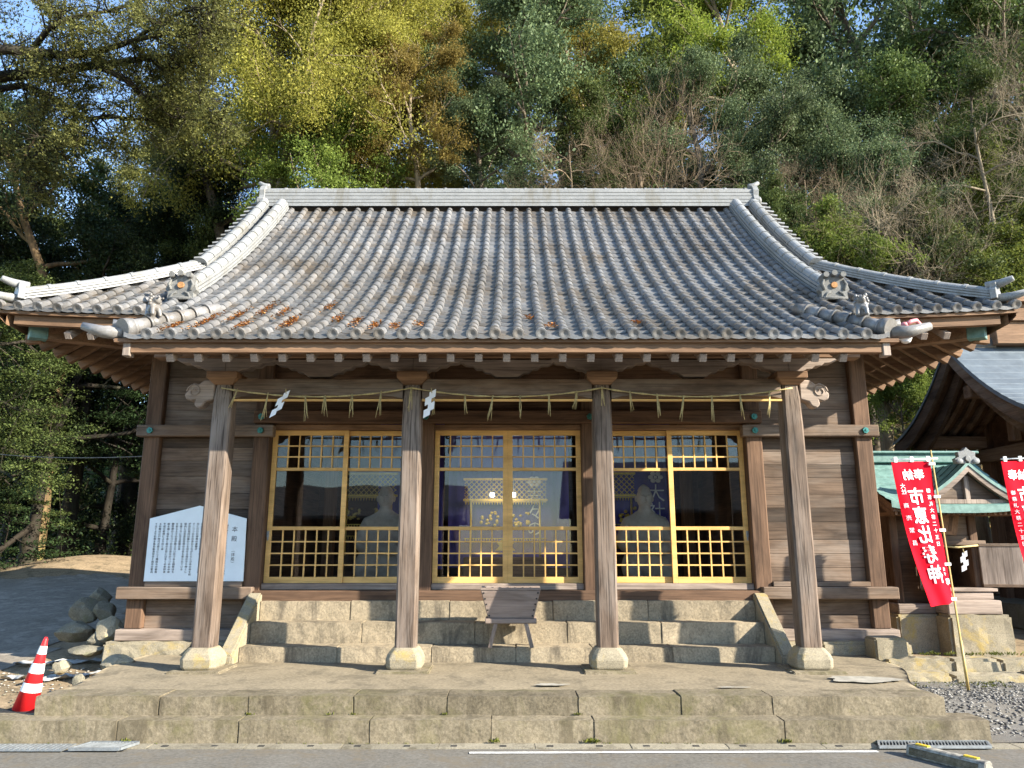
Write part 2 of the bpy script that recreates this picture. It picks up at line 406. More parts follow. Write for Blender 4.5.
for i in range(16):       # concrete gutter strip along the kerb
    x = -6 + i * .78; stoneblock(mb, x, x + .778, 6.425, 6.575, -.06, .012, .2, .003, .004)
    for q in (.1, .5): mb.box(x + q, x + q + .05, 6.46, 6.495, -.02, .0155, 1)
M['gutter'] = stone('pale_gutter_concrete', (.18, .16, .12), (.30, .27, .205), None, 5, .12, (.12, .105, .075), .5)
tag(mb.build('gutter', ['gutter', 'black']), None, None, kind='structure')
# drain holes are black boxes that paint their dark onto the gutter; grates are things
def grate(name, c0, c1, y0, y1, label):
    t = thing(name, label, 'drain grate', ((c0 + c1) / 2, (y0 + y1) / 2, .014), 'steel drain grates in the gutter')
    mb = MB(); n = int((c1 - c0) / .026); sk = .06
    for i in range(n):
        x = c0 + (c1 - c0) * (i + .5) / n
        mb.bar((x - sk / 2, y0 + .012, .026), (x + sk / 2, y1 - .012, .026), .008, .016)
    mb.build('grate_bar', 'steel', t)['kind'] = 'stuff'
    fr = MB()
    fr.bar((c0 - sk / 2, y0, .026), (c1 - sk / 2, y0, .026), .016, .022).bar((c0 + sk / 2, y1, .026), (c1 + sk / 2, y1, .026), .016, .022)
    fr.bar((c0 - sk / 2 + .008, y0 + .01, .026), (c0 + sk / 2 + .008, y1 - .01, .026), .016, .02).bar((c1 - sk / 2, y0 + .01, .026), (c1 + sk / 2, y1 - .01, .026), .016, .02)
    fr.build('frame', 'steel', t)
    mb = MB(); mb.box(c0, c1, y0 + .01, y1 - .01, .013, .0145); mb.build('pit', 'black', t)  # flat black sheet painting the shade under the bars
grate('drain_grate', -3.42, -3.02, 6.33, 6.53, 'small pale steel drain grate in the gutter below the cone')
grate('drain_grate', 3.02, 3.92, 6.4, 6.56, 'long steel drain grate in the gutter behind the striped parking block')
mb = MB(); mb.box(-4.3, -3.5, 6.32, 6.53, .012, .018)
for i in range(19): mb.box(-4.28 + i * .041, -4.262 + i * .041, 6.345, 6.505, .018, .024)
tag(mb.build('drain_cover', 'steel', loc=(-3.9, 6.42, .012)), 'rusty brown ribbed drain cover at the left edge of the gutter', 'drain cover')

# ---------------------------------------------------------------- stone platform
t = thing('stone_platform', 'low stone platform with two courses of mossy kerb blocks under the wooden hall', 'stone platform', (0, 6.6, 0))
random.seed(3)
for (xa, xb, y0, y1, z0, z1, cuts) in ((-4.7, 4.0, 6.56, 6.86, -.02, .185, [-3.2, -2.2, -1.12, -.12, .73, 2.3]),
                                       (-4.02, 3.76, 6.76, 7.08, .12, .335, [-2.96, -2.2, -1.3, -.5, .62, 1.5, 2.28])):
    xs = [xa] + cuts + [xb]
    for a, c in zip(xs[:-1], xs[1:]):
        mb = MB(); stoneblock(mb, a + .0012, c - .0012, y0 + random.uniform(-.004, .004), y1, z0, z1 + random.uniform(-.004, .004), .05, .004, .006)
        mb.build('kerb_block', 'kerb', t)
mb = MB()
for (a, c) in ((-3.9, -2.1), (-2.1, .1), (.1, 2.1), (2.1, 3.58)): pass
xs = rng(-4.4, 4.4, 90); ys = rng(7.06, 9.75, 40)
P = []
for y in ys:
    P.append([(min(max(x, -4.0 - .3 * sst(7.0, 8.8, y) - .03 * mnoise.noise(Vector((y * 2, 0, 1)))), 3.74 + .5 * sst(7.0, 8.6, y)), y, .326 + .006 * mnoise.noise(Vector((x * 1.2, y * 1.2, 0))) + .004 * mnoise.noise(Vector((x * 5, y * 5, 0)))) for x in xs])
mb.grid(P)
# thickness round the rim of the slab
rim = [P[0][0]] + [r[0] for r in P] + P[-1] + [r[-1] for r in P[::-1]]
mb.grid([rim, [(p[0], p[1], .0) for p in rim]], smooth=False)
mb.build('paving_slab', 'floor', t)
def patch(cx, cyy, rx, ry, sd):
    mb = MB(); n = 40; pts = []
    for k in range(n):
        a = 2 * math.pi * k / n; r = 1 + .55 * mnoise.noise(Vector((math.cos(a) * 1.6, math.sin(a) * 1.6, sd))) + .2 * mnoise.noise(Vector((math.cos(a) * 6, math.sin(a) * 6, sd)))
        pts.append((cx + rx * r * math.cos(a), cyy + ry * r * math.sin(a), .343))
    mb.add([(cx, cyy, .343)] + pts, [(0, k + 1, (k + 1) % n + 1) for k in range(n)])
    return mb
M['mortar'] = plain('pale_mortar_patch', (.36, .335, .28), .9, 0, .2, 9)
for a in ((.42, 7.28, .15, .05, 2), (3.42, 7.55, .36, .16, 5), (2.05, 7.15, .13, .03, 9), (2.95, 8.0, .06, .03, 12)):
    patch(*a).build('mortar_patch', 'mortar', t)

# ---------------------------------------------------------------- the worship hall
hall = thing('worship_hall', 'old timber shrine hall with grey tiled hip and gable roof and honey lattice doors', 'shrine hall', (0, 9.6, .3))
WY = 9.6
# foundation and ground sill
random.seed(5)
for a, c in ((-4.84, -3.75), (-3.75, -2.72), (2.72, 3.75), (3.75, 4.84)):
    mb = MB(); h = .47 if c < 4.9 else .47; stoneblock(mb, a + .005, c - .005, WY - .32, WY + .2, .2, h, .08, .012, .03); mb.build('foundation_stone', 'base', hall)
mb = MB(); stoneblock(mb, 4.25, 4.62, 8.98, 9.27, .2, .55, .08, .005, .02); mb.build('foundation_stone', 'base', hall)
mb = MB(); mb.box(-4.76, -2.7, WY - .2, WY + .1, .47, .6); mb.build('ground_sill', 'grey_x', hall, .008)
mb = MB(); mb.box(2.7, 4.76, WY - .2, WY + .1, .47, .6); mb.build('ground_sill', 'grey_x', hall, .008)
PX = [-3.18, -1.06, 1.06, 3.18]
POST = [-4.6] + PX + [4.6]
for x in POST:
    w = .105
    mb = MB(); mb.box(x - w, x + w, WY - .11, WY + .12, .6 if abs(x) > 3 else .95, 4.22); mb.build('post', 'dark_z', hall, .012)
# board walls of the side bays
random.seed(11)
def planks(x0, x1, z0, z1, y, hh=.2):
    mb = MB(); z = z0
    while z < z1 - .01:
        h = min(hh * random.uniform(.85, 1.15), z1 - z)
        if z1 - z - h < .06: h = z1 - z
        d = random.uniform(-.004, .004); mb.box(x0, x1, y + d, y + .03, z + .0015, z + h - .0015); z += h
    return mb
for sgn in (-1, 1):
    a, c = sorted((sgn * 3.285, sgn * 4.493))
    planks(a, c, .6, .95, WY - .03, .16).build('board_wall', 'old_x', hall, .003)
    planks(a, c, 1.16, 2.97, WY - .02, .19).build('board_wall', 'old_x', hall, .003)
    planks(a, c, 3.12, 4.22, WY - .02, .24).build('board_wall', 'old_x', hall, .003)
    a, c = sorted((sgn * 3.13, sgn * 4.79))
    mb = MB(); mb.box(a, c, WY - .225, WY - .05, .955, 1.1); mb.build('sill_beam', 'old_x', hall, .01)
    mb = MB(); mb.box(*sorted((sgn * 3.287, sgn * 4.49)), WY - .14, WY - .045, 1.102, 1.16); mb.build('sill_board', 'old_x', hall, .006)
    mb = MB(); mb.box(*sorted((sgn * 3.02, sgn * 4.78)), WY - .17, WY - .045, 2.97, 3.12)
    tb = mb.build('tie_beam', 'old_x', hall, .01)
    for px in (4.6, 3.18):
        c = MB(); c.tube([(sgn * px, WY - .166, 3.045), (sgn * px, WY - .195, 3.045)], [.044, .04], 6); c.tube([(sgn * px, WY - .19, 3.045), (sgn * px, WY - .205, 3.045)], [.022, .012], 8); c.build('metal_cap', 'capgreen', tb)
    # side walls running back
    planks(WY + .1, WY + 5.9, .6, 4.3, 0, .2)
    mb = MB(); z = .6
    while z < 4.2:
        mb.box(*sorted((sgn * 4.53, sgn * 4.565)), WY + .12, WY + 6, z + .002, z + .198); z += .2
    mb.build('side_wall', 'old_y', hall, .003)
    for yy in (WY + 2, WY + 4, WY + 6):
        mb = MB(); mb.box(sgn * 4.6 - .105, sgn * 4.6 + .105, yy - .115, yy + .115, .4, 4.22); mb.build('post', 'dark_z', hall, .01)
mb = MB(); mb.box(-4.55, 4.55, WY + 5.95, WY + 6, .4, 4.3); mb.build('back_wall', 'old_x', hall)
# above the doors
mb = MB(); mb.box(-3.285, 3.285, WY - .17, WY - .05, 3.145, 3.31); tb = mb.build('tie_beam', 'dark_x', hall, .01)
for px in PX:
    c = MB(); c.tube([(px, WY - .166, 3.225), (px, WY - .195, 3.225)], [.044, .04], 6); c.tube([(px, WY - .19, 3.225), (px, WY - .205, 3.225)], [.022, .012], 8); c.build('metal_cap', 'capgreen', tb)
for i in range(3):
    x0, x1 = PX[i] + .107, PX[i + 1] - .107
    planks(x0, x1, 3.31, 4.22, WY - .02, .23).build('board_wall', 'dark_x', hall, .003)
    mb = MB(); mb.box(x0, x1, WY - .04, WY + .14, 3.075, 3.143); mb.build('door_head', 'brown_x', hall, .005)
    mb = MB(); mb.box(x0, x1, WY - .06, WY + .16, 1.06, 1.135); mb.build('threshold', 'grey_x', hall, .005)
mb = MB(); mb.box(-3.12, 3.12, WY - .2, WY - .02, .93, 1.055); mb.build('floor_beam', 'dark_x', hall, .008)
# sliding lattice doors
def door(xa, xb, y, lock=0):
    z0, z1 = 1.137, 3.073; st = .062
    d = MB()
    d.box(xa, xa + st, y, y + .036, z0, z1).box(xb - st, xb, y, y + .036, z0, z1)
    for a, c in ((z0, z0 + .075), (1.79, 1.835), (2.545, 2.585), (z1 - .065, z1)): d.box(xa + st, xb - st, y + .001, y + .035, a, c)
    fr = d.build('sliding_door', 'honey_x', hall, .003)
    n = 6; bw = .0085
    for a, c, r, nm in ((z0 + .075, 1.79, 4, 'lower_lattice'), (2.585, z1 - .065, 3, 'upper_lattice')):
        la = MB()
        for k in range(1, n):
            x = xa + st + (xb - xa - 2 * st) * k / n; la.box(x - bw, x + bw, y + .004, y + .022, a + .001, c - .001)
        for k in range(1, r):
            z = a + (c - a) * k / r; la.box(xa + st, xb - st, y + .006, y + .024, z - bw, z + bw)
        la.build(nm, 'honey_x', fr, 0)
    p = MB(); p.box(xa + st - .01, xb - st + .01, y + .0255, y + .0295, z0 + .06, z1 - .05); p.build('pane', 'glass', fr)
    if lock:
        k = MB(); xx = xa + .02 if lock < 0 else xb - .02
        k.box(xx - .016, xx + .016, y - .014, y + .001, 1.70, 1.78).tube([(xx, y - .006, 1.70), (xx, y - .006, 1.66)], .012, 8)
        k.build('lock', 'steel', fr, .004)
for i in range(3):
    x0, x1 = PX[i] + .11, PX[i + 1] - .11; mid = (x0 + x1) / 2
    if i == 0: door(x0, mid + .04, WY + .01, -1); door(mid - .03, x1, WY + .055)
    elif i == 1: door(x0, mid, WY + .01); door(mid + .001, x1, WY + .01)
    else: door(x0, mid + .03, WY + .055); door(mid - .04, x1, WY + .01, 1)
# interior
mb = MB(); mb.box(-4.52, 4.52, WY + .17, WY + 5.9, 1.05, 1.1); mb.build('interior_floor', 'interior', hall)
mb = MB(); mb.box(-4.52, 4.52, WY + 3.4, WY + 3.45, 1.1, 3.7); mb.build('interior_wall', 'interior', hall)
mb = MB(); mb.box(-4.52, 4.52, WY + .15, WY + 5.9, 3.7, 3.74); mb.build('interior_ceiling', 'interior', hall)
for x in (-3.0, -1.3, 1.3, 3.0):
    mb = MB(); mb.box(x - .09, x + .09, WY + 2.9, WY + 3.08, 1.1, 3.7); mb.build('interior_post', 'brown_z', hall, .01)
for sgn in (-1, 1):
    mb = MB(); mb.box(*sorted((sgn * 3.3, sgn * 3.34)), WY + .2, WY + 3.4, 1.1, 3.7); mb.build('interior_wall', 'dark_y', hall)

# porch pillars
def pillar(x):
    y = 8.2
    p = MB()
    oct_ = lambda r, c: [(-r + c, -r), (r - c, -r), (r, -r + c), (r, r - c), (r - c, r), (-r + c, r), (-r, r - c), (-r, -r + c)]
    prof = [(.56, .107), (.6, .109), (2.9, .105), (3.2, .098), (3.36, .084)]
    vs = []; fs = []
    for z, r in prof: vs += [(x + u, y + w, z) for u, w in oct_(r, .022)]
    for i in range(len(prof) - 1):
        for k in range(8): fs.append((i * 8 + k, i * 8 + (k + 1) % 8, (i + 1) * 8 + (k + 1) % 8, (i + 1) * 8 + k))
    fs += [tuple(range(8))[::-1], tuple(range((len(prof) - 1) * 8, len(prof) * 8))]
    p.add(vs, fs); pl = p.build('pillar', 'pillar', hall)
    b = MB(); prof = [(.345, .165), (.37, .185), (.45, .19), (.5, .17), (.56, .13), (.562, .1)]; vs = []; fs = []
    for z, r in prof: vs += [(x + u * (1 + .05 * mnoise.noise(Vector((u * 9, z * 9, x)))), y + w * (1 + .05 * mnoise.noise(Vector((w * 9, z * 9, x + 5)))), z) for u, w in oct_(r, .045)]
    for i in range(len(prof) - 1):
        for k in range(8): fs.append((i * 8 + k, i * 8 + (k + 1) % 8, (i + 1) * 8 + (k + 1) % 8, (i + 1) * 8 + k))
    fs += [tuple(range((len(prof) - 1) * 8, len(prof) * 8))]
    b.add(vs, fs); b.build('stone_base', 'base', pl, .008)
    s = MB(); stoneblock(s, x - .27, x + .27, y - .27, y + .27, .28, .348, .1, .006, .012); s.build('base_slab', 'kerb', pl)
M['pillar'] = wood('sun_bleached_pillar_wood', (.065, .045, .033), (.20, .145, .108), 'z', grey=(.25, .21, .18), fine=46, streak=.9)
for x in PX: pillar(x)
# rainbow beams between pillars, slightly arched along the underside
for i in range(3):
    a, c = PX[i] + .108, PX[i + 1] - .108
    n = 16; poly = [(a, 3.2)] + [(a + (c - a) * k / n, 3.215 + .03 * math.sin(math.pi * k / n) ** .5) for k in range(1, n)] + [(c, 3.2), (c, 3.43), (a, 3.43)]
    mb = MB(); mb.prism(poly, lambda u, v, t_: (u, t_, v), 8.12, 8.28)
    rb = mb.build('rainbow_beam', 'old_x', hall, .006)
    mb = MB(); mb.box(a, c, 8.115, 8.15, 3.176, 3.198); mb.build('beam_batten', 'honey_x', rb)
nose = [(0, 3.2), (.1, 3.17), (.13, 3.12), (.19, 3.1), (.23, 3.14), (.22, 3.19), (.27, 3.18), (.33, 3.2), (.35, 3.26), (.31, 3.3), (.3, 3.34), (.25, 3.39), (.19, 3.37), (.13, 3.42), (.06, 3.42), (0, 3.43)]
for sgn in (-1, 1):
    mb = MB(); mb.prism(nose, lambda u, v, t_: (sgn * (3.18 + .105 + u * .95), t_, v), 8.13, 8.27); nb = mb.build('carved_beam_nose', 'grey_x', hall, .012)
    sp = MB(); c0 = Vector((sgn * (3.18 + .33), 8.127, 3.29))
    sp.tube([c0 + Vector((sgn * (.085 - .0042 * k) * math.cos(k * .55), 0, (.085 - .0042 * k) * math.sin(k * .55))) for k in range(18)], .008, 5); sp.build('scroll', 'grey_x', nb)
# bracket blocks and wavy bracket arms
arm = [(.0, 0), (.13, 0), (.2, .045), (.26, .05), (.3, .085), (.37, .09), (.41, .125), (.5, .13), (.56, .165), (.56, .19), (0, .19)]
for x in PX:
    mb = MB(); vs = []
    for z, r in ((3.36, .1), (3.43, .17), (3.5, .17)): vs += [(x - r, 8.2 - r, z), (x + r, 8.2 - r, z), (x + r, 8.2 + r, z), (x - r, 8.2 + r, z)]
    fs = [(0, 3, 2, 1), (8, 9, 10, 11)] + [(i * 4 + k, i * 4 + (k + 1) % 4, i * 4 + 4 + (k + 1) % 4, i * 4 + 4 + k) for i in range(2) for k in range(4)]
    mb.add(vs, fs); br = mb.build('bracket_block', 'brown_x', hall, .006)
    for sgn in (-1, 1):
        mb = MB(); mb.prism([(sgn * u, v) for u, v in arm], lambda u, v, t_: (x + u, t_, 3.502 + v * .9), 8.13, 8.27); mb.build('bracket_arm', 'grey_x', br, .006)
    mb = MB(); mb.bar((x, 8.28, 3.3), (x, 9.5, 3.62), .13, .2); mb.build('connecting_beam', 'brown_y', hall, .008)
for i in range(3):
    x = (PX[i] + PX[i + 1]) / 2
    mb = MB(); mb.prism([(-.11, 0), (.11, 0)] + [(u, v) for u, v in arm[1:]] + [(-u, v) for u, v in arm[::-1][1:-1]], lambda u, v, t_: (x + u * .95, t_, 3.46 + v * 1.05), 8.14, 8.26); mb.build('frog_leg_strut', 'grey_x', hall, .006)
mb = MB(); mb.box(-4.0, 4.0, 8.12, 8.28, 3.675, 3.79); mb.build('purlin', 'brown_x', hall, .008)

# ---------------------------------------------------------------- roof
def Pz(y): s = y - 7.2; return 3.68 + .4895 * s + .0509 * s * s
HX, EY, GX, RY = 6.05, 8.3, 4.38, 12.35
def up(x, y): return .08 * max(0, (abs(x) - 3.7) / 2.35) ** 2 * min(1, max(0, (10.2 - y) / 1.6))
def Zf(x, y): return Pz(y) + up(x, y)
def tile_field(mb, cols, span, pos, step=.2, sp=.234, rr=.05):
    """barrel roof tiles: cols are rib positions, span(c) the run along the slope, pos(c, s) the surface"""
    NP = 5; NR = 7
    for ci, c in enumerate(cols):
        for kind in (0, 1):
            cc = c if kind else c + sp / 2
            rr_ = span(cc)
            if not rr_: continue
            s0, s1 = rr_
            s = s0; first = True
            while s < s1 - .02:
                slope = math.atan2((pos(cc, s + .1).z - pos(cc, s).z), .1)
                e = min(s + step * math.cos(slope), s1)
                A = []; B = []
                jz = random.uniform(-.005, .005); jx = random.gauss(0, .0035)
                if kind == 0:
                    for k in range(NP):
                        w = -1 + 2 * k / (NP - 1); off = -.030 * (1 - w * w)
                        A.append(pos(cc + w * sp / 2, s) + Vector((0, 0, off + .03 + jz))); B.append(pos(cc + w * sp / 2, e) + Vector((0, 0, off)))
                    L = [p - Vector((0, 0, .045 if first else .03)) for p in A]
                    mb.add(L + A + B, [(k, k + 1, NP + k + 1, NP + k) for k in range(NP - 1)] + [(NP + k, NP + k + 1, 2 * NP + k + 1, 2 * NP + k) for k in range(NP - 1)], 1)
                else:
                    tang = (pos(cc, s + .05) - pos(cc, s)).normalized(); lat = (pos(cc + .05, s) - pos(cc - .05, s)); lat.normalize(); nrm = lat.cross(tang)
                    if nrm.z < 0: nrm = -nrm
                    for k in range(NR):
                        a = math.pi * k / (NR - 1); r0 = rr * 1.05 + jz * .5; r1 = rr * .96
                        A.append(pos(cc, s) + lat * (math.cos(a) * r0 + jx) + nrm * (math.sin(a) * r0 + .008)); B.append(pos(cc, e) + lat * (math.cos(a) * r1 + jx) + nrm * (math.sin(a) * r1 - .002))
                    ctr = pos(cc, s) + nrm * .004
                    mb.add([ctr] + A + B, [(0, k + 1, k + 2) for k in range(NR - 1)] + [(1 + k, 2 + k, 2 + NR + k, 1 + NR + k) for k in range(NR - 1)])
                    mb.sm[-(NR - 1):] = [True] * (NR - 1)
                    if first:      # round end cap at the eave
                        n = 12; q = pos(cc, s) - tang * .012 + nrm * .012; r = .058
                        ring = [q + lat * (math.cos(2 * math.pi * j / n) * r) + nrm * (math.sin(2 * math.pi * j / n) * r) for j in range(n)]
                        ring2 = [p + tang * .05 for p in ring]; ring3 = [q + (p - q) * .72 + tang * .0 for p in ring]; ctr2 = q + tang * .01
                        mb.add([ctr2] + ring3 + ring + ring2, [(0, 1 + j, 1 + (j + 1) % n) for j in range(n)] + [(1 + j, 1 + (j + 1) % n, 1 + n + (j + 1) % n, 1 + n + j) for j in range(n)] + [(1 + n + j, 1 + n + (j + 1) % n, 1 + 2 * n + (j + 1) % n, 1 + 2 * n + j) for j in range(n)])
                s = e; first = False
SP = .2345
cols = [(-25.5 + i) * SP for i in range(52)]
KX = 3.86
def span_front(x):
    a = abs(x)
    if a > HX - .06: return None
    s0 = 7.2 if a < KX else EY
    s1 = RY - .1 if a < GX - .12 else EY + (HX - a)
    return (s0, s1) if s1 > s0 + .05 else None
random.seed(21)
mb = MB(); tile_field(mb, cols, span_front, lambda x, y: Vector((x, y, Zf(x, y))), sp=SP)
for sgn in (-1, 1):      # hip ends
    tile_field(mb, [EY + (.5 + i) * SP for i in range(34)], lambda c: (0, min(HX - GX + .25, c - EY, 16.45 - c)) if EY + .15 < c < 16.3 else None,
               lambda c, s: Vector((sgn * (HX - s), c, Pz(EY + s) + .08 * max(0, (10.2 - c) / 1.6) ** 2 * max(0, 1 - s) if c < 10.2 else Pz(EY + s))), sp=SP)
# back slope
mb.grid([[Vector((x, 2 * RY - y, Zf(0, y))) for x in rng(-GX, GX, 2)] for y in rng(10, RY, 8)])
mb.grid([[Vector((x * (HX if y < 10.0 else GX) / GX, 2 * RY - y, Zf(0, y))) for x in rng(-GX, GX, 2)] for y in rng(EY, 10, 4)])
roof = mb.build('tiled_roof', ['tile', 'pan'], hall, recalc=False)
def ridge(path, w, h, capr, layers, name, parent, collar=.25, mats='tile', cap_mat=None, outer=0):
    """a ridge of stacked flat tiles with a round cap swept along a path"""
    mb = MB(); path = [Vector(p) for p in path]
    prof = []
    for k in range(layers):
        z0 = h * k / layers; z1 = h * (k + 1) / layers; ww = w - (w * .12) * k / layers
        prof += [(ww, z0 + .012), (ww, z1), (ww - .022, z1), (ww - .022, z1 + .012)]
    cap = [(capr * math.cos(math.pi * k / 8), h + capr * .8 * math.sin(math.pi * k / 8) + .01) for k in range(9)]
    full = [(u, v) for u, v in prof] + cap + [(-u, v) for u, v in prof[::-1]]
    dense = [path[0]]; 
    for a, c in zip(path[:-1], path[1:]):
        n = max(1, int((c - a).length / .12))
        dense += [a + (c - a) * (k + 1) / n for k in range(n)]
    rows = []; frames = []
    for i, p in enumerate(dense):
        d = dense[min(i + 1, len(dense) - 1)] - dense[max(i - 1, 0)]; d.normalize()
        sd = d.cross(Vector((0, 0, 1))).normalized(); u = sd.cross(d).normalized()
        if u.z < 0: u = -u
        frames.append((p, d, sd, u)); rows.append([p + sd * a + u * b2 for a, b2 in full])
    mb.grid(rows, smooth=False)
    for r in (rows[0], rows[-1]): mb.add(r, [tuple(range(len(r)))])
    o = mb.build(name, mats, parent, recalc=False)
    acc = 0; cb = MB()
    for i in range(1, len(frames)):
        acc += (frames[i][0] - frames[i - 1][0]).length
        if acc >= collar:
            acc = 0; p, d, sd, u = frames[i]; ctr = p + u * (h + .01)
            vs = []
            for q, k2 in ((-.02, 1.16), (.02, 1.16)):
                vs += [ctr + d * q + sd * (capr * k2 * math.cos(math.pi * k / 8)) + u * (capr * .8 * k2 * math.sin(math.pi * k / 8)) for k in range(9)]
            cb.add(vs, [(k, k + 1, k + 10, k + 9) for k in range(8)] + [tuple(range(9)), tuple(range(9, 18))])
    return o, cb
M['oldtile'] = stone('dark_lichen_tile', (.08, .08, .075), (.20, .198, .19), (.26, .255, .23), 9, .1, lich_amt=.62)
M['rustdisc'] = plain('rust_orange_disc', (.44, .22, .085), .85, 0, .25, 25)
M['ridgetile'] = stone('pale_ridge_tile', (.16, .165, .165), (.29, .295, .295), None, 5, .12, (.17, .16, .135), .3, .42)
def ridge_part(*a, **k):
    o, cb = ridge(*a, **k)
    if cb.v: merge_into(o, cb)
    return o
def merge_into(o, mb):
    me = o.data; off = OFF[o.name]; bm = bmesh.new(); bm.from_mesh(me)
    vs = [bm.verts.new(Vector(p) - Vector(off)) for p in mb.v]
    for f in mb.f:
        try: bm.faces.new([vs[i] for i in f])
        except ValueError: pass
    bm.to_mesh(me); bm.free()
zr = Pz(RY) - .06
ridge_part([(-4.38, RY, zr), (4.38, RY, zr)], .16, .34, .085, 5, 'main_ridge', roof, .27, 'ridgetile')
for sgn in (-1, 1):
    # descending ridge down the front slope, hip ridge out to the corner, gable verge
    ys = rng(RY - .12, 8.85, 16)
    ridge_part([(sgn * (4.02 + .02 * max(0, 9.6 - y)), y, Zf(4.02, y) + .02) for y in ys], .105, .13, .075, 3, 'descending_ridge', roof, .24, 'ridgetile')
    ys = rng(RY + .1, 9.95, 10)
    ridge_part([(sgn * 4.36, y, Zf(4.3, y) + .03) for y in ys] , .09, .09, .08, 2, 'gable_ridge', roof, .24, 'ridgetile')
    hp = [(sgn * (HX - s), EY + s, Zf(HX - s, EY + s) + .0) for s in rng(1.72, .2, 14)]
    ridge_part(hp, .09, .10, .07, 3, 'hip_ridge', roof, .27, 'ridgetile')
    # verge tiles sticking out past the gable ridge
    vb = MB()
    for k in range(17):
        y = RY + .02 - k * .145; z = Zf(4.4, y) + .01
        vb.bar((sgn * 4.4, y, z + .02), (sgn * 4.64, y, z - .005), .13, .035, (0, .55, 1))
    vb.build('verge_tile_row', 'ridgetile', roof)
    # gable wall
    gp = [(y, Pz(y) - .1) for y in rng(10.05, RY, 8)]
    mb = MB(); poly = gp + [(2 * RY - y, z) for y, z in gp[::-1][1:]]
    mb.prism(poly, lambda u, v, t_: (t_, u, v), sgn * 4.2, sgn * 4.25); mb.build('gable_wall', 'old_y', hall)
    mb = MB()
    for q in (1, -1):
        mb.grid([[Vector((sgn * xx, RY + q * (y - RY), Pz(y) - dz)) for xx, dz in ((4.6, .02), (4.6, .24), (4.54, .24), (4.54, .02), (4.6, .02))] for y in rng(9.9, RY, 10)], smooth=False)
    mb.build('bargeboard', 'old_y', hall)
    # ridge end ornament
    e = MB(); out = [(-.17, 0), (.17, 0), (.2, .12), (.16, .2), (.18, .3), (.13, .38), (.07, .43), (0, .46), (-.07, .43), (-.13, .38), (-.18, .3), (-.16, .2), (-.2, .12)]
    e.prism(out, lambda u, v, t_: (t_, RY + u, zr + .02 + v), sgn * 4.36, sgn * 4.46)
    e.tube([(sgn * 4.34, RY, zr + .46), (sgn * 4.44, RY, zr + .48), (sgn * 4.53, RY, zr + .54)], [.055, .05, .035], 10)
    for q in (-1, 1): e.ellipsoid((sgn * 4.47, RY + q * .13, zr + .12), (.04, .07, .08), 10, 6)
    e.build('ridge_end_tile', 'ridgetile', roof, .008)
    # demon tile with orange disc at the foot of the descending ridge
    x = sgn * 4.04; y = 8.74; z = Zf(4.04, 8.74)
    e = MB(); out = [(-.2, .0), (.2, .0), (.19, .08), (.23, .12), (.2, .2), (.15, .2), (.17, .29), (.12, .34), (.06, .31), (0, .35), (-.06, .31), (-.12, .34), (-.17, .29), (-.15, .2), (-.2, .2), (-.23, .12), (-.19, .08)]
    e.prism(out, lambda u, v, t_: (x + u * .82, t_, z + .02 + v * .95), y - .05, y + .05)
    for q in (-1, 0, 1): e.tube([(x + q * .105, y + .06, z + .335 - abs(q) * .02), (x + q * .105, y - .11, z + .335 - abs(q) * .02)], .036, 10)
    for q in (-1, 1):
        e.tube([(x + q * (.05 + .02 * k) + q * .03 * math.sin(k), y - .055, z + .05 + .05 * math.cos(k * .9)) for k in range(5)], .016, 6)
        e.tube([(x + q * .12, y - .05, z + .13), (x + q * .15, y - .06, z + .2), (x + q * .12, y - .06, z + .26)], [.022, .02, .012], 6)
    e.tube([(x - .15, y - .055, z + .02), (x + .15, y - .055, z + .02)], .022, 6)
    dt = e.build('demon_tile', 'oldtile', roof, .006)
    d = MB(); d.tube([(x, y - .05, z + .19), (x, y - .072, z + .19)], [.042, .038], 14); d.build('crest_disc', 'rustdisc', roof)
    # corner ridge end with upturned horn
    cx_, cy_ = sgn * (HX - .2), EY + .2; z = Zf(cx_, cy_)
    e = MB(); dirv = Vector((sgn, -1, 0)).normalized()
    base = Vector((cx_, cy_, z + .03))
    sd = Vector((dirv.y, -dirv.x, 0))
    e.prism([(-.11, -.02), (.11, -.02), (.12, .09), (.08, .13), (.09, .18), (0, .21), (-.09, .18), (-.08, .13), (-.12, .09)], lambda u, v, t_: base + sd * u + dirv * t_ + Vector((0, 0, v)), 0, .07)
    e.tube([base + dirv * -.05 + Vector((0, 0, .17)), base + dirv * .12 + Vector((0, 0, .18)), base + dirv * .24 + Vector((0, 0, .21))], [.06, .05, .035], 10)
    e.build('hip_end_tile', 'ridgetile', roof, .006)
    e = MB(); e.tube([base + dirv * 0 + Vector((0, 0, 0)), base + dirv * .2 + Vector((0, 0, -.01)), base + dirv * .36 + Vector((0, 0, .01))], [.055, .05, .035], 10); e.build('corner_tile', 'ridgetile', roof)
    # short ridge at the porch edge with its lion
    a = Vector((sgn * 3.36, 8.22, Zf(3.36, 8.22) + .05)); c = Vector((sgn * 3.86, 7.3, Zf(3.86, 7.3) + .06))
    e = MB(); n = 6
    for k in range(n):
        p = a + (c - a) * k / n; q = a + (c - a) * (k + 1) / n
        e.tube([p, q], [.068, .08], 12)
        e.tube([q - (c - a).normalized() * .03, q], [.088, .088], 12)
    e.tube([c, c + (c - a).normalized() * .1 + Vector((0, 0, .01))], [.095, .1], 14)
    e.build('porch_ridge', 'tile', roof)
    e = MB(); b0 = Vector((sgn * 3.92, 7.3, Zf(3.9, 7.3) + .0))
    e.tube([b0, b0 + Vector((sgn * .2, -.03, .0)), b0 + Vector((sgn * .4, -.06, .055))], [.075, .065, .04], 10)
    e.tube([b0 + Vector((sgn * -.05, .1, .08)), b0 + Vector((sgn * .13, .0, .085))], [.05, .06], 10)
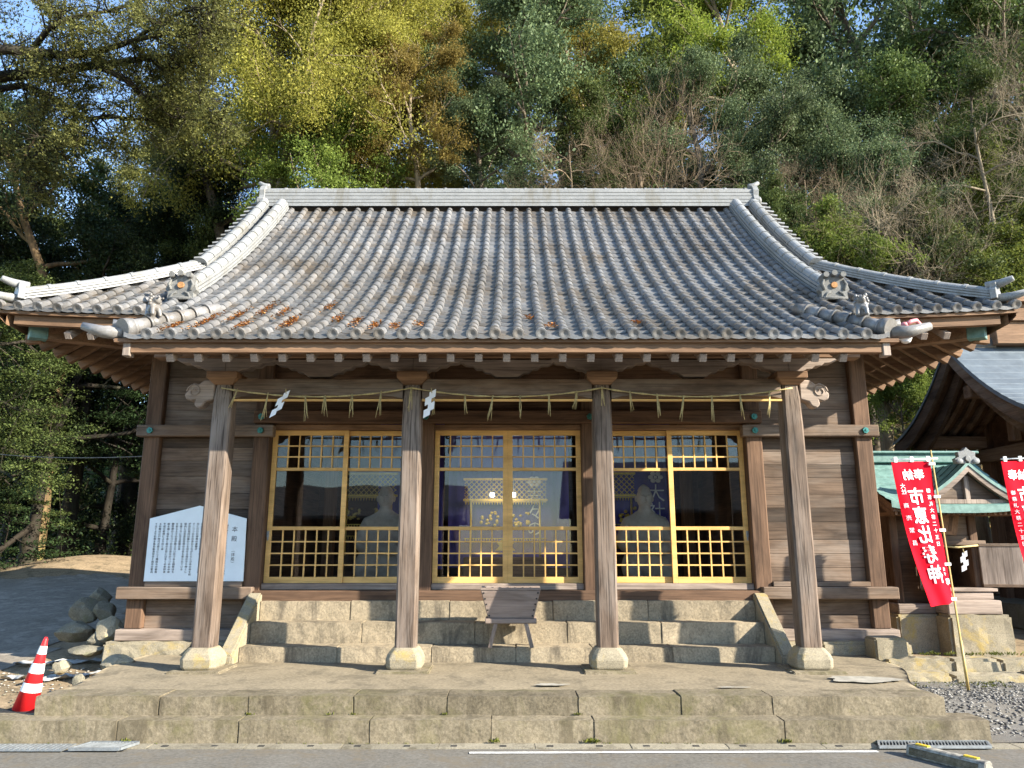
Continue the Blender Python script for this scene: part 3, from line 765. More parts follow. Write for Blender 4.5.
    e.build('horn_tile', 'tile', roof)
    # lion ornament
    LS = .72; p = a + (c - a) * .80 + Vector((0, 0, .06)); f = Vector((-sgn * .55, -.3, 0)) if sgn < 0 else Vector((-.25, -.5, 0)); f.normalize(); s_ = Vector((-f.y, f.x, 0)); p0_ = p.copy()
    V = [p + Vector((0, 0, .03)), p + f * .02 + Vector((0, 0, .13)), p + f * .06 + Vector((0, 0, .22)), p + f * .13 + Vector((0, 0, .26)), p + f * .17 + Vector((0, 0, .245)),
         p + f * .1 + s_ * .06 + Vector((0, 0, .12)), p + f * .13 + s_ * .06 + Vector((0, 0, .0)), p + f * .1 - s_ * .06 + Vector((0, 0, .12)), p + f * .13 - s_ * .06 + Vector((0, 0, .0)),
         p - f * .09 + Vector((0, 0, .16)), p - f * .11 + Vector((0, 0, .28)), p - f * .02 + s_ * .09 + Vector((0, 0, .02)), p - f * .02 - s_ * .09 + Vector((0, 0, .02))]
    V = [p + (q - p) * LS for q in V]
    li = skin('lion', V, [(0, 1), (1, 2), (2, 3), (3, 4), (1, 5), (5, 6), (1, 7), (7, 8), (0, 9), (9, 10), (0, 11), (0, 12)], [r_ * LS for r_ in (.085, .085, .07, .068, .05, .035, .03, .035, .03, .03, .02, .05, .05)], 'ridgetile')
    for q in range(12):
        an = q * .52; li.ellipsoid(p + (f * .06 + s_ * (.08 * math.cos(an)) + Vector((0, 0, .225 + .08 * math.sin(an)))) * LS, (.022, .022, .022), 8, 5)
    for q in (-1, 1):
        li.ellipsoid(p + (f * .19 + s_ * q * .035 + Vector((0, 0, .275))) * LS, (.012, .012, .012), 6, 4)
        li.ellipsoid(p + (f * .04 + s_ * q * .065 + Vector((0, 0, .33))) * LS, (.02, .012, .024), 6, 4)
    for q in range(5): li.ellipsoid(p + (-f * .1 + s_ * .05 * math.cos(q * 1.3) + Vector((0, 0, .2 + .03 * q))) * LS, (.03, .03, .03), 8, 5)
    li.build('lion_ornament', 'tile', roof)

# eave timber: fascia boards, rafters, soffits
def strip(name, pts, w, h, mat, parent=hall):
    mb = MB()
    mb.grid([[Vector(p) + Vector((0, dy, dz)) for dy, dz in ((0, 0), (0, h), (w, h), (w, 0), (0, 0))] for p in pts], smooth=False)
    for p in (pts[0], pts[-1]): mb.add([Vector(p) + Vector((0, dy, dz)) for dy, dz in ((0, 0), (0, h), (w, h), (w, 0))], [(0, 1, 2, 3)])
    return mb.build(name, mat, parent)
ex = rng(-4.02, 4.02, 20)
strip('eave_board', [(x, 7.235, Pz(7.235) + up(x, 7.2) - .085) for x in rng(-3.98, 3.98, 20)], .12, .04, 'brown_x')
strip('fascia', [(x, 7.275, Pz(7.275) + up(x, 7.2) - .20) for x in rng(-3.82, 3.82, 20)], .09, .108, 'brown_x')
for sgn in (-1, 1):
    mb = MB(); mb.box(*sorted((sgn * 3.825, sgn * 3.9)), 7.265, 7.37, Pz(7.27) - .235, Pz(7.27) - .09); mb.build('fascia_end', 'grey_z', hall, .005)
    xs = [sgn * x for x in rng(3.3, HX - .03, 14)]
    strip('eave_board', [(x, EY + .03, Zf(x, EY) - .078) for x in xs], .12, .035, 'brown_x')
    strip('fascia', [(x, EY + .085, Zf(x, EY) - .19) for x in [sgn * q for q in rng(3.3, HX - .22, 14)]], .09, .108, 'brown_x')
    # side eave boards
    mb = MB(); mb.grid([[Vector((sgn * (HX - .05 - dx), y, Pz(EY) + .08 * max(0, (10.2 - y) / 1.6) ** 2 * .6 - .1 + dz)) for dx, dz in ((0, 0), (0, .045), (.1, .045), (.1, -.1), (0, 0))] for y in rng(EY + .05, 16.2, 24)], smooth=False); mb.build('side_fascia', 'brown_y', hall)
    # hip rafter with green copper shoe
    a = Vector((sgn * 4.6, WY, 4.2)); c = Vector((sgn * 5.74, EY + .33, Zf(5.8, EY) - .21))
    mb = MB(); mb.bar(a, c, .15, .17); hr = mb.build('hip_rafter', 'brown_x', hall, .006)
    d = (c - a).normalized(); mb = MB(); mb.bar(c - d * .14, c + d * .05, .17, .19); mb.build('copper_shoe', 'copper', hr, .006)
# rafters
rb = MB(); rb.bar((0, 7.33, Pz(7.33) - .275), (0, 9.7, Pz(9.7) - .30), .075, .085)
random.seed(4)
r0 = None
RX = [(-12 + i) * .287 for i in range(25)]
for x in RX:
    if r0 is None: r0 = rb.build('rafter', 'grey_y', hall, .004); r0.location.x = x; OFF[r0.name] = OFF[hall.name]; continue
    c = r0.copy(); COL.objects.link(c); c.parent = hall; c.location.x = x
rb = MB(); rb.bar((0, EY + .16, Pz(EY) - .275), (0, WY, Pz(WY) - .32), .075, .085); r1 = rb.build('rafter', 'grey_y', hall, .004)
r1.location.x = -4.05
for x in (-4.35, -4.65, -4.95, -5.22, 4.05, 4.35, 4.65, 4.95, 5.22):
    c = r1.copy(); COL.objects.link(c); c.parent = hall; c.location.x = x; c.location.z = up(x, EY) * .7
for sgn in (-1, 1):
    rr0 = None
    for i in range(24):
        y = 8.75 + i * .29; s1 = min(1.55, y - EY - .1)
        if s1 < 1.5 or rr0 is None:
            rb = MB(); rb.bar((sgn * (HX - .16), y, Pz(EY) - .27 + .06 * max(0, (10.2 - y) / 1.6) ** 2), (sgn * (HX - s1), y, Pz(EY + s1) - .42), .075, .11)
            o = rb.build('rafter', 'brown_x', hall, .004)
            if s1 >= 1.5: rr0 = o; y0_ = y
            continue
        c = rr0.copy(); COL.objects.link(c); c.parent = hall; c.location.y = rr0.location.y + y - y0_
# soffits (undersides of the roof)
mb = MB(); mb.grid([[Vector((x, y, Pz(y) - .215)) for x in rng(-3.84, 3.84, 4)] for y in rng(7.4, EY + .3, 8)]); mb.build('soffit', 'brown_y', hall)
mb = MB(); mb.grid([[Vector((x * (HX - .2 - (y - EY)), y, Zf(x * (HX - .2 - (y - EY)), y) - .2)) for x in rng(-1, 1, 40)] for y in rng(EY + .15, WY + .2, 8)]); mb.build('soffit', 'brown_y', hall)
for sgn in (-1, 1):
    mb = MB(); mb.grid([[Vector((sgn * (HX - s), y, Pz(EY + s) - .19)) for s in rng(.42, max(.44, min(1.5, y - EY - .12)), 5)] for y in rng(EY + .2, 16.2, 20)]); mb.build('soffit', 'brown_x', hall)
    mb = MB(); mb.box(*sorted((sgn * 4.5, sgn * 4.7)), WY - .1, WY + 6.1, 4.14, 4.34); mb.build('wall_plate', 'brown_y', hall)
mb = MB(); mb.box(-4.8, 4.8, WY - .1, WY + .1, 4.225, 4.36); mb.build('wall_plate', 'brown_x', hall)
# fallen leaves caught between the tiles
lv = MB(); random.seed(8)
spots = [(-3.35, 7.75, .75), (-2.9, 7.55, .4), (-2.6, 8.15, .35), (-2.25, 7.6, .3), (-2.0, 8.4, .3), (-1.2, 7.5, .25), (-1.65, 7.75, .35), (-1.45, 7.55, .3), (.55, 7.5, .2), (-2.9, 8.3, .5), (-3.15, 8.0, .5), (-.9, 7.6, .2), (-2.45, 7.8, .4), (-1.9, 7.9, .3), (1.3, 7.7, .15), (.2, 7.9, .15), (-3.5, 7.5, .4)]
for (x, y, ln) in spots:
    gx_ = (round(x / SP - .5 + .5) ) * SP
    for k in range(int(260 * ln)):
        xx = gx_ + random.gauss(0, .035); yy = y + random.gauss(0, ln * .32)
        if yy < 7.22: continue
        p = Vector((xx, yy, Zf(xx, yy) + .028 + random.uniform(0, .018))); a = random.uniform(0, 6.28); tl = Vector((random.uniform(-.6, .6), random.uniform(-.6, .6), 1)).normalized()
        u = Vector((math.cos(a), math.sin(a), .5)).cross(tl).normalized(); w = tl.cross(u); L = random.uniform(.014, .026)
        lv.add([p - u * L, p + w * L * .45, p + u * L, p - w * L * .45], [(0, 1, 2, 3)])
tag(lv.build('fallen_leaves', 'leaf_litter', recalc=False), 'orange dead leaves caught between the roof tiles above the left eave', 'leaves', kind='stuff')

# stone stairs
st = thing('stone_stairs', 'three worn tan stone steps between sloping side stones before the doors', 'stone stairs', (0, 8.7, .33))
random.seed(17)
for (y0, z0, z1, cuts) in ((8.72, .3, .485, [-3.0, -1.9, -.85, .1, .95, 1.85, 3.0]), (9.05, .3, .715, [-3.0, -1.7, -.38, .7, 1.8, 3.0]), (9.33, .3, .94, [-3.0, -1.9, -.7, .55, 1.7, 3.0])):
    for a, c in zip(cuts[:-1], cuts[1:]):
        mb = MB(); stoneblock(mb, a + .001, c - .001, y0 + random.uniform(-.005, .005), min(y0 + .42, 9.5), z0, z1 + random.uniform(-.004, .004), .06, .004, .008); mb.build('step_block', 'step', st)
for sgn in (-1, 1):
    mb = MB(); poly = [(8.52, .31), (8.52, .42), (9.36, 1.03), (9.42, 1.03), (9.42, .31)]
    def f_(p): return p
    mb.prism(poly, lambda u, v, t_: (t_, u, v), sgn * 3.003, sgn * 3.165); mb.build('side_stone', 'base', st, .018, 2)

# ---------------------------------------------------------------- offering box
t = thing('offering_box', 'grey weathered wooden offering box on splayed legs at the foot of the centre door', 'offering box', (.03, 8.75, .48))
mb = MB()
def taper(x0, x1, X0, X1, y0, y1, z0, z1, Y0=None, Y1=None):
    Y0 = y0 if Y0 is None else Y0; Y1 = y1 if Y1 is None else Y1
    return [(x0, y0, z0), (x1, y0, z0), (x1, y1, z0), (x0, y1, z0), (X0, Y0, z1), (X1, Y0, z1), (X1, Y1, z1), (X0, Y1, z1)], [(3, 2, 1, 0), (4, 5, 6, 7), (0, 1, 5, 4), (1, 2, 6, 5), (2, 3, 7, 6), (3, 0, 4, 7)]
mb.add(*taper(-.215, .30, -.295, .375, 8.66, 8.92, .80, 1.105, 8.6, 8.98)); mb.build('chest', 'boxwood', t, .008)
mb = MB()
for i in range(7): mb.box(-.27 + i * .09, -.245 + i * .09, 8.62, 8.96, 1.107, 1.125)
mb.box(-.3, .38, 8.595, 8.62, 1.107, 1.135).box(-.3, .38, 8.96, 8.985, 1.107, 1.135); mb.build('slatted_top', 'boxwood', t, .003)
mb = MB(); mb.box(-.245, .33, 8.63, 8.95, .745, .8); mb.build('ledge', 'boxwood', t, .006)
for sx in (-1, 1):
    for y in (8.66, 8.9):
        mb = MB(); mb.bar((.043 + sx * .17, y, .745), (.043 + sx * .235, y, .487), .045, .045, (0, 1, 0)); mb.build('leg', 'grey_z', t, .004)
mb = MB()
for sx in (-1, 1):
    for k in range(5):
        z = .83 + k * .062; q = (z - .80) / .305; x = .042 + sx * (.235 + .075 * q); y = 8.66 - .06 * q
        mb.tube([(x, y + .004, z), (x, y - .008, z)], [.012, .008], 6)
mb.build('stud_row', 'black', t)

# ---------------------------------------------------------------- sign board
JP = ['御祭神のうちつつのおの命なかつつのおの命', 'そこつつのおの命おきながたらしひめの命を祀', 'る社殿は江戸時代の建立にして幾度もの修復', 'を経て今に至る屋根は本瓦葺入母屋造で正面', 'に向拝を付す内部には随身像を安置し天井に',
      '絵を描く毎年春と秋の大祭には多くの参拝者', 'が訪れ境内は賑わいを見せる海の守り神とし', 'て古くより信仰を集め航海安全と商売の繁昌', 'を祈る人々の姿が絶えない社である例祭は七', '月に行われ神輿の渡御がある', '平成の修理により柱と扉を新しくした', '境内には市恵比寿神の小社も祀られている', '皆様の崇敬を願う次第であります']
t = thing('notice_board', 'pale white five sided notice board with black vertical writing leaning on the left wall', 'notice board', (-3.93, 9.47, 1.16))
bl, br, zb, zt, zp = -4.5, -3.27, 1.165, 1.93, 2.09
mb = MB(); mb.prism([(bl, zb), (br, zb), (br - .015, zt), ((bl + br) / 2, zp), (bl + .0, zt)], lambda u, v, t_: (u, t_ - .0 * v, v), 9.455, 9.475); mb.build('board', 'board', t, .003)
mb = MB()
def put_text(mb, body, size, cx, ztop, y, line=1.0, sxz=1.0):
    vs, fs = text2d(body, size, 1, line)
    mb.add([(cx + u * sxz, y, ztop + v) for u, v in vs], fs)
put_text(mb, '\n'.join('本殿'), .075, -3.42, 1.83, 9.4535, 1.55)
put_text(mb, '\n'.join('（拝殿）'.replace('（', '︵').replace('）', '︶')), .048, -3.42, 1.56, 9.4535, 1.1)
x = -3.52
for k in range(18):
    body = JP[(k * 5) % len(JP)] if k % 4 != 3 else JP[(k * 5) % len(JP)][:11]
    for bo in (0, .0025): put_text(mb, '\n'.join(body), .029, x + bo, 1.875 - .02 * (k < 2), 9.4535 - bo * .1, 1.06, 1.1)
    x -= .0525
mb.build('writing', 'ink', t, recalc=False)

# ---------------------------------------------------------------- straw rope with tassels, paper streamers
t = thing('sacred_rope', 'thin sagging straw rope with hanging straw tassels strung across the four pillars', 'straw rope', (0, 8.06, 3.3))
pts = []
for i in range(3):
    n = 14
    for k in range(n + (i == 2)):
        q = k / n; x = PX[i] + (PX[i + 1] - PX[i]) * q
        pts.append(Vector((x, 8.07, 3.315 - .40 * q * (1 - q) + .0)))
mb = MB(); mb.tube(pts, .006, 6); 
for j in range(2): mb.tube([p + Vector((0, .007 * math.cos(i * 1.9 + j * 3.1), .007 * math.sin(i * 1.9 + j * 3.1))) for i, p in enumerate(pts)], .005, 5)
mb.tube([pts[0], Vector((-3.18, 8.2, 3.33))], .01, 5).build('rope', 'straw', t)
random.seed(31)
txs = [225 + 12, 268, 305, 325, 352, 381, 411, 434, 465, 493, 520, 549, 577, 602, 630, 657, 684, 712, 740, 770]
for px in txs:
    x = CX + (px - 512) / F * (8.06 * math.cos(PITCH) + 1.6 * math.sin(PITCH)); 
    if abs(x) > 3.2: x = math.copysign(3.14, x)
    i = min(range(len(pts)), key=lambda j: abs(pts[j].x - x)); z = pts[i].z
    mb = MB()
    sw = random.uniform(-.06, .03) ; L = random.uniform(.19, .29)
    for s in range(4):
        d = random.uniform(-.016, .016); e = random.uniform(-.022, .022)
        mb.tube([(x + d * .3, 8.062, z + .012), (x + d + sw * .4, 8.055 + d, z - L * .5), (x + d + sw + e, 8.06 + e, z - L * random.uniform(.85, 1.08))], [.0045, .005, .0025], 4)
    mb.build('straw_tassel', 'straw', t, recalc=False)
def streamer(x, y, z, s, tilt, label, mat='paper', grp='zigzag paper streamers'):
    t = thing('paper_streamer', label, 'paper streamer', (x, y, z), grp)
    mb = MB(); w = .07 * s; h = .085 * s
    for k in range(4):
        xx = x + (-1 if k % 2 else 1) * .018 * s + tilt * k * h; zz = z - .03 - k * h * .78
        vs = [(xx - w / 2, y - .012 * k, zz), (xx + w / 2, y - .012 * k - .012, zz + .035 * s), (xx + w / 2 + tilt * h, y - .012 * k - .02, zz - h + .035 * s), (xx - w / 2 + tilt * h, y - .012 * k - .006, zz - h)]
        vs += [(a, b + .003, c) for a, b, c in vs]
        mb.add(vs, [(0, 1, 2, 3), (7, 6, 5, 4), (0, 4, 5, 1), (1, 5, 6, 2), (2, 6, 7, 3), (3, 7, 4, 0)])
    mb.build('folded_paper', mat, t)
    k = MB(); k.tube([(x, y, z + .02), (x + .01, y - .004, z - .04)], .006, 5); k.build('string', 'straw', t)
x0 = (286 - 512) / F * 8.25; x1 = (431 - 512) / F * 8.25
streamer(x0 + .06, 8.05, 3.28, 1.0, -.28, 'white zigzag paper streamer on the rope between the first and second pillar from the left')
streamer(x1 + .06, 8.05, 3.29, 1.05, -.06, 'white zigzag paper streamer on the rope just right of the second pillar from the left')

# ---------------------------------------------------------------- things inside the hall
def gilt(cx, yy, w, label, dz=0):
    t = thing('hanging_altar_canopy', label, 'altar canopy', (cx, yy, 1.8), 'gilded altar canopies inside the hall')
    mb = MB(); n = int(w / .08); z0, z1 = 2.32 + dz, 2.62 + dz
    for k in range(-4, n + 1):
        for s in (1, -1):
            xa = cx - w / 2 + k * .08; a = Vector((xa, yy, z0)); b = Vector((xa + .3, yy, z1))
            if s < 0: a, b = Vector((xa + .3, yy, z0)), Vector((xa, yy, z1))
            lo, hi = cx - w / 2, cx + w / 2
            d = b - a; ts = sorted(((lo - a.x) / d.x, (hi - a.x) / d.x)); ta, tb = max(0, ts[0]), min(1, ts[1])
            if tb - ta > .05: mb.bar(a + d * ta, a + d * tb, .009, .009, (0, 1, 0))
    mb.box(cx - w / 2 - .02, cx + w / 2 + .02, yy - .02, yy + .02, z1, z1 + .03).box(cx - w / 2 - .02, cx + w / 2 + .02, yy - .02, yy + .02, z0 - .03, z0)
    mb.build('gilt_lattice', 'glow', t, recalc=False)
    random.seed(int(abs(cx) * 100) + 3)
    for row, zz in ((0, 2.27), (1, 1.87), (2, 1.70)):
        mb = MB()
        for k in range(int(w / .042)):
            x = cx - w / 2 + .02 + k * .042
            if abs(x - cx) < .12 and row: continue
            mb.tube([(x, yy, zz + dz), (x, yy - .005, zz - .04 + dz)], [.012, .006], 5)
        mb.box(cx - w / 2, cx + w / 2, yy - .01, yy + .01, zz + dz, zz + .012 + dz); mb.build('drop_fringe', 'glow', t, recalc=False)
    for s in (-1, 1):
        mb = MB()
        for k in range(14):
            mb.ellipsoid((cx + s * (.1 + .28 * random.random()), yy - .06, 2.0 + dz + random.uniform(-.09, .12)), (.028, .015, random.uniform(.015, .04)), 6, 4)
        mb.build('gilt_flower', 'glow', t, recalc=False)
        mb = MB(); mb.tube([(cx + s * .42 * w, yy - .03, 1.2), (cx + s * .42 * w, yy - .03, 2.3)], .018, 8); mb.build('gilt_post', 'glow', t)
    mb = MB(); mb.prism([(-.16, 0), (.16, 0), (.09, .07), (.14, .12), (0, .2), (-.14, .12), (-.09, .07)], lambda u, v, q: (cx + u, q, 1.52 + dz + v), yy - .1, yy - .06); mb.build('gilt_stand', 'glow', t, .004)
    mb = MB(); mb.box(cx - w / 2, cx + w / 2, yy - .1, yy + .15, 1.1, 1.42 + dz); mb.build('altar_table', 'dark_x', t, .01)
gilt(-.05, 11.9, 1.3, 'gilded lattice canopy hanging over the altar behind the centre doors')
gilt(-2.1, 11.3, .8, 'gilded lattice canopy behind the left doors, half hidden by the seated statue', .03)
gilt(1.55, 11.25, .7, 'gilded lattice canopy behind the right doors, left of the seated statue', .03)
M['palewrite'] = plain('faded_white_print', (.48, .48, .62), .8, 0, .1)
def curtain(x0, x1, y, body, label, w=.34, crest=True, cxo=0, tone='purple'):
    t = thing('hanging_curtain', label, 'curtain', ((x0 + x1) / 2, y, 3.5), 'dark blue curtains inside the hall')
    fy = lambda x: y + .018 * math.sin(x * 17) + .012 * math.sin(x * 41 + 1)
    mb = MB(); xs = rng(x0, x1, 50); P = [[Vector((x, fy(x) + d, z)) for x in xs] for z, d in ((3.5, 0), (2.6, 0), (1.8, .0), (1.25, .01))]
    mb.grid(P); mb.grid([[p + Vector((0, .006, 0)) for p in r] for r in P]); mb.build('cloth', tone, t, recalc=False)
    cx = (x0 + x1) / 2 + cxo; mb = MB()
    if crest:
        for k in range(6):
            a = k * math.pi / 3; mb.ellipsoid((cx + .075 * math.cos(a), fy(cx) - .03, 2.62 + .06 * math.sin(a)), (.042, .006, .034), 8, 5)
        mb.ellipsoid((cx, fy(cx) - .03, 2.62), (.03, .006, .026), 8, 5)
    vs, fs = text2d('\n'.join(body), w, 1, .95)
    mb.add([(cx + u, fy(cx + u) - .02, 2.5 + v) for u, v in vs], fs); mb.build('white_writing', 'paper', t, recalc=False)
def lantern(x, y, z):
    t = thing('altar_lantern', 'small lit white lantern before the altar, ' + ('left' if x < -.05 else 'right') + ' one of the centre pair', 'lantern', (x, y, z), 'lit altar lanterns')
    mb = MB(); mb.tube([(x, y, z - .035), (x, y, z - .03), (x, y, z + .03), (x, y, z + .035)], [.02, .035, .035, .02], 12); mb.build('shade', 'lit', t)
    mb = MB(); mb.tube([(x, y, z + .035), (x, y, z + .5)], .005, 6); mb.build('cord', 'black', t)
    l = bpy.data.lights.new('lantern_light', 'POINT'); l.energy = 2.6; l.color = (1, .82, .6); l.shadow_soft_size = .08
    o = bpy.data.objects.new('lantern_light', l); COL.objects.link(o); o.location = (x, y - .12, z)
m_, n_, l_, b_ = new_mat('lit_lantern_paper'); b_.inputs['Base Color'].default_value = (.8, .78, .72, 1); b_.inputs['Emission Color'].default_value = (1, .93, .8, 1); b_.inputs['Emission Strength'].default_value = 1.3; M['lit'] = m_
lantern(-.25, 11.5, 2.36); lantern(.08, 11.5, 2.36)
curtain(-2.0, -1.0, 11.45, '住吉', 'dark blue curtain with white crest and two large characters behind the left doors', .3, True, .27)
curtain(-.98, .98, 12.2, '志々の', 'wide blue curtain with white crest and running script behind the centre doors', .27, True, .42)
curtain(1.4, 2.5, 11.4, '大社', 'dark blue curtain with white scrolls behind the right doors', .28, True, .3)
def statue(cx, y, label, f):
    t = thing('seated_statue', label, 'statue', (cx, y, 1.12), 'seated guardian statues inside the hall')
    h = 1.12
    V = [(0, 0, .22), (0, 0, .5), (0, 0, .78), (0, -.01, .95), (0, -.02, 1.06), (0, -.03, 1.2),
         (-.24, 0, .78), (-.33, -.05, .5), (-.17, -.24, .38), (.24, 0, .78), (.33, -.05, .5), (.17, -.24, .38),
         (-.3, -.22, .12), (-.15, -.42, .02), (.3, -.22, .12), (.15, -.42, .02)]
    E_ = [(0, 1), (1, 2), (2, 3), (3, 4), (4, 5), (2, 6), (6, 7), (7, 8), (2, 9), (9, 10), (10, 11), (0, 12), (12, 13), (0, 14), (14, 15)]
    rr = [(.3, .26), (.24, .2), (.22, .16), (.07, .07), (.10, .12), (.08, .09), .11, .12, .07, .11, .12, .07, .17, .1, .17, .1]
    mb = skin('body', [(cx + a, y + b, h + c) for a, b, c in V], E_, rr, 'statue', sub=2)
    mb.ellipsoid((cx, y - .03, h + 1.13), (.115, .125, .15), 16, 12)
    mb.ellipsoid((cx, y - .158, h + 1.12), (.022, .03, .04), 8, 6)
    for s in (-1, 1):
        mb.ellipsoid((cx + s * .115, y - .01, h + 1.12), (.02, .03, .045), 8, 6); mb.ellipsoid((cx + s * .045, y - .143, h + 1.165), (.03, .02, .012), 8, 5)
    mb.ellipsoid((cx, y - .145, h + 1.06), (.035, .015, .008), 8, 5)
    mb.build('robed_body', 'statue', t, recalc=False)
    b = MB(); b.tube([(cx, y, h + 1.23), (cx, y, h + 1.27), (cx, y + .02, h + 1.31)], [.095, .075, .03], 12); b.build('cap', 'statue', t)
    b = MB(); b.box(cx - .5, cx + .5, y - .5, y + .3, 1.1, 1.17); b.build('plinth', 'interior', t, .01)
    p = MB(); p.tube([(cx + .2, y - .34, h + .36), (cx - .12, y - .36, h + .4)], [.02, .02], 8); p.build('sceptre', 'statue', t)
statue(-1.72, 10.55, 'pale carved robed figure sitting behind the left lattice doors', 0)
statue(1.92, 10.55, 'pale carved robed figure sitting behind the right lattice doors', 0)

# ---------------------------------------------------------------- traffic cone
t = thing('traffic_cone', 'red traffic cone with three white bands standing on the dirt at the left', 'traffic cone', (-4.66, 7.62, .02))
gz = .03; ax = Vector((.17, 0, 1)).normalized(); o0 = Vector((-4.63, 7.62, gz))
cr = lambda h: .118 - .097 * h / .68
mb = MB(); mb.tube([o0 + ax * h for h in (.03, .68)] + [o0 + ax * .70], [cr(.03), cr(.68), .012], 28); mb.build('cone_body', 'conered', t)
for h0, h1 in ((.20, .28), (.37, .46), (.545, .62)):
    mb = MB(); mb.tube([o0 + ax * h0, o0 + ax * h1], [cr(h0) + .0025, cr(h1) + .0025], 28, cap=False); mb.build('reflective_band', 'white', t)
mb = MB(); mb.box(-4.82, -4.44, 7.45, 7.80, gz - .01, gz + .03); mb.build('foot', 'black', t, .012)

# ---------------------------------------------------------------- nobori banners
def banner(bx, by, pole_lean, side, label, texts, W_=.43, z1=2.5, z0=1.02, mirror=False, twist=.35):
    t = thing('banner', label, 'banner', (bx, by, .14), 'red banners beside the small shrine')
    top = Vector((bx - .02 + pole_lean, by, 2.62)); bot = Vector((bx, by, .14))
    p = MB(); p.tube([bot, bot + (top - bot) * .2, bot + (top - bot) * .2001, top], [.015, .015, .011, .008], 8, mi=0); p.build('pole', 'bamboo', t)
    a0 = bot + (top - bot) * ((z1 + .03 - .14) / 2.48)
    p = MB(); p.tube([a0 + Vector((-side * .06, 0, .0)), a0 + Vector((side * (W_ + .02), -.0, -.015))], .008, 8); p.build('cross_arm', 'white', t)
    def S(u, v):
        """u from the pole to the free edge, v from top to bottom"""
        q = bot + (top - bot) * ((z1 - .14 - v * (z1 - z0)) / 2.48)
        an = twist * (max(0, v) ** 1.4) * (1 - .15 * u) * 2.2
        w = W_ * (.06 + u)
        fold = .02 * math.sin(u * 5 + v * 3) * (.3 + v) + .012 * math.sin(u * 11 + v * 7) * (.3 + v)
        return Vector((q.x + side * w * math.cos(an), q.y + w * math.sin(an) + fold, q.z - .012 * u - .02 * u * v))
    nu, nv = 40, 80
    P = [[S(i / nu, j / nv) for i in range(nu + 1)] for j in range(nv + 1)]
    def N(u, v):
        n = (S(u + .01, v) - S(u - .01, v)).cross(S(u, v + .01) - S(u, v - .01)); n.normalize()
        return n if n.y < 0 else -n
    Q = [[P[j][i] - N(i / nu, j / nv) * .003 for i in range(nu + 1)] for j in range(nv + 1)]
    mb = MB(); mb.grid(P); mb.grid(Q); cl = mb.build('cloth', 'red', t, recalc=False)
    for j in range(5):
        v = .02 + j * .24; q = bot + (top - bot) * ((z1 - .14 - v * (z1 - z0)) / 2.48)
        b = MB(); b.bar(q + Vector((side * -.018, 0, 0)), q + Vector((side * .05, 0, 0)), .03, .035, (0, 1, 0)); b.build('loop', 'white', t)
    for j in range(3):
        q = S(.05 + .42 * j, 0); b = MB(); b.box(q.x - .018, q.x + .018, q.y - .01, q.y + .008, q.z - .004, q.z + .055); b.build('loop', 'white', t)
    w = MB()
    for body, size, cu, v0, line, bold in texts:
        vs, fs = text2d(body, size, 1, line)
        pts = []
        for a, c in vs:
            # u runs from the pole; writing seen from behind is mirrored
            aa = a if not mirror else -a
            u = cu + (aa if side > 0 else -aa) / W_ if True else 0
            v = v0 - c / (z1 - z0)
            pts.append(S(u, v) + N(u, v) * .007)
        w.add(pts, fs)
        if bold:
            for dx, dz in ((.007 * bold, 0), (0, .006 * bold), (.007 * bold, .006 * bold)):
                w.add([q + Vector((dx, -.0004 - dx * .02 - dz * .01, dz)) for q in pts], fs)
    w.build('white_writing', 'paper', cl, recalc=False)
main = '\n'.join('市恵比寿神'); small = '\n'.join('御祭礼大祭二十五日'); left = '\n'.join('商売繁昌')
banner(4.74, 8.09, -.07, -1, 'red banner with mirrored white writing on a bamboo pole left of the open shrine doors',
       [('奉納', .125, .5, .06, 1, .55), (main, .19, .54, .2, 1.06, 1), (small, .052, .17, .2, 1.35, 0), (left, .056, .86, .3, 2.3, 0), ('\n'.join('氏子'), .04, .15, .76, 1.2, 0), ('印', .07, .12, .84, 1, 1), ('\n'.join('大社'), .06, .84, .16, 1.0, 0)], mirror=True, twist=-.31)
# banner 1 hangs left of its pole (side -1) and is seen from behind
banner(6.16, 8.55, .02, -1, 'red banner cut by the right picture edge, its writing the right way round',
       [('奉納', .125, .62, .07, 1, .55), (main, .19, .52, .2, 1.06, 1), (small, .052, .86, .22, 1.35, 0)], z1=2.56, z0=1.02, twist=-.26)

# ---------------------------------------------------------------- small shrine with copper roof
t = thing('small_shrine', 'small wooden shrine with verdigris copper roof and open doors on a tall stone base', 'small shrine', (5.35, 9.9, .32))
random.seed(41)
X0, X1, Y0 = 4.75, 6.02, 9.55
for (a, b, y0, y1, z0, z1) in ((4.72, 5.25, 9.35, 10.6, .28, .78), (5.25, 6.05, 9.35, 10.6, .28, .78)):
    mb = MB(); stoneblock(mb, a, b, y0, y1, z0, z1, .1, .01, .03); mb.build('base_block', 'base', t)
mb = MB(); stoneblock(mb, 5.18, 5.92, 9.05, 9.36, .28, .8, .1, .01, .03); mb.build('base_block', 'base', t)
mb = MB(); mb.box(4.78, 6.0, 9.42, 10.55, .78, .9); mb.box(5.22, 5.86, 9.12, 9.4, .8, .96); mb.build('wood_sill', 'grey_x', t, .01)
for x in (4.86, 5.32, 5.42 + .5, 5.98 - .0):
    if x == 5.32 or x == 5.92: continue
for x in (4.86, 5.3, 5.86): 
    mb = MB(); mb.box(x - .05, x + .05, 9.5, 9.6, .9, 2.1); mb.build('post', 'dark_z', t, .008)
mb = MB(); mb.box(4.88, 5.28, 9.56, 9.6, .9, 2.1); mb.box(4.84, 4.88, 9.6, 10.5, .9, 2.1).box(5.84, 5.88, 9.6, 10.5, .9, 2.1).box(4.84, 5.88, 10.48, 10.52, .9, 2.1).box(4.88, 5.85, 9.62, 10.48, .9, .94); mb.build('body', 'dark_x', t)
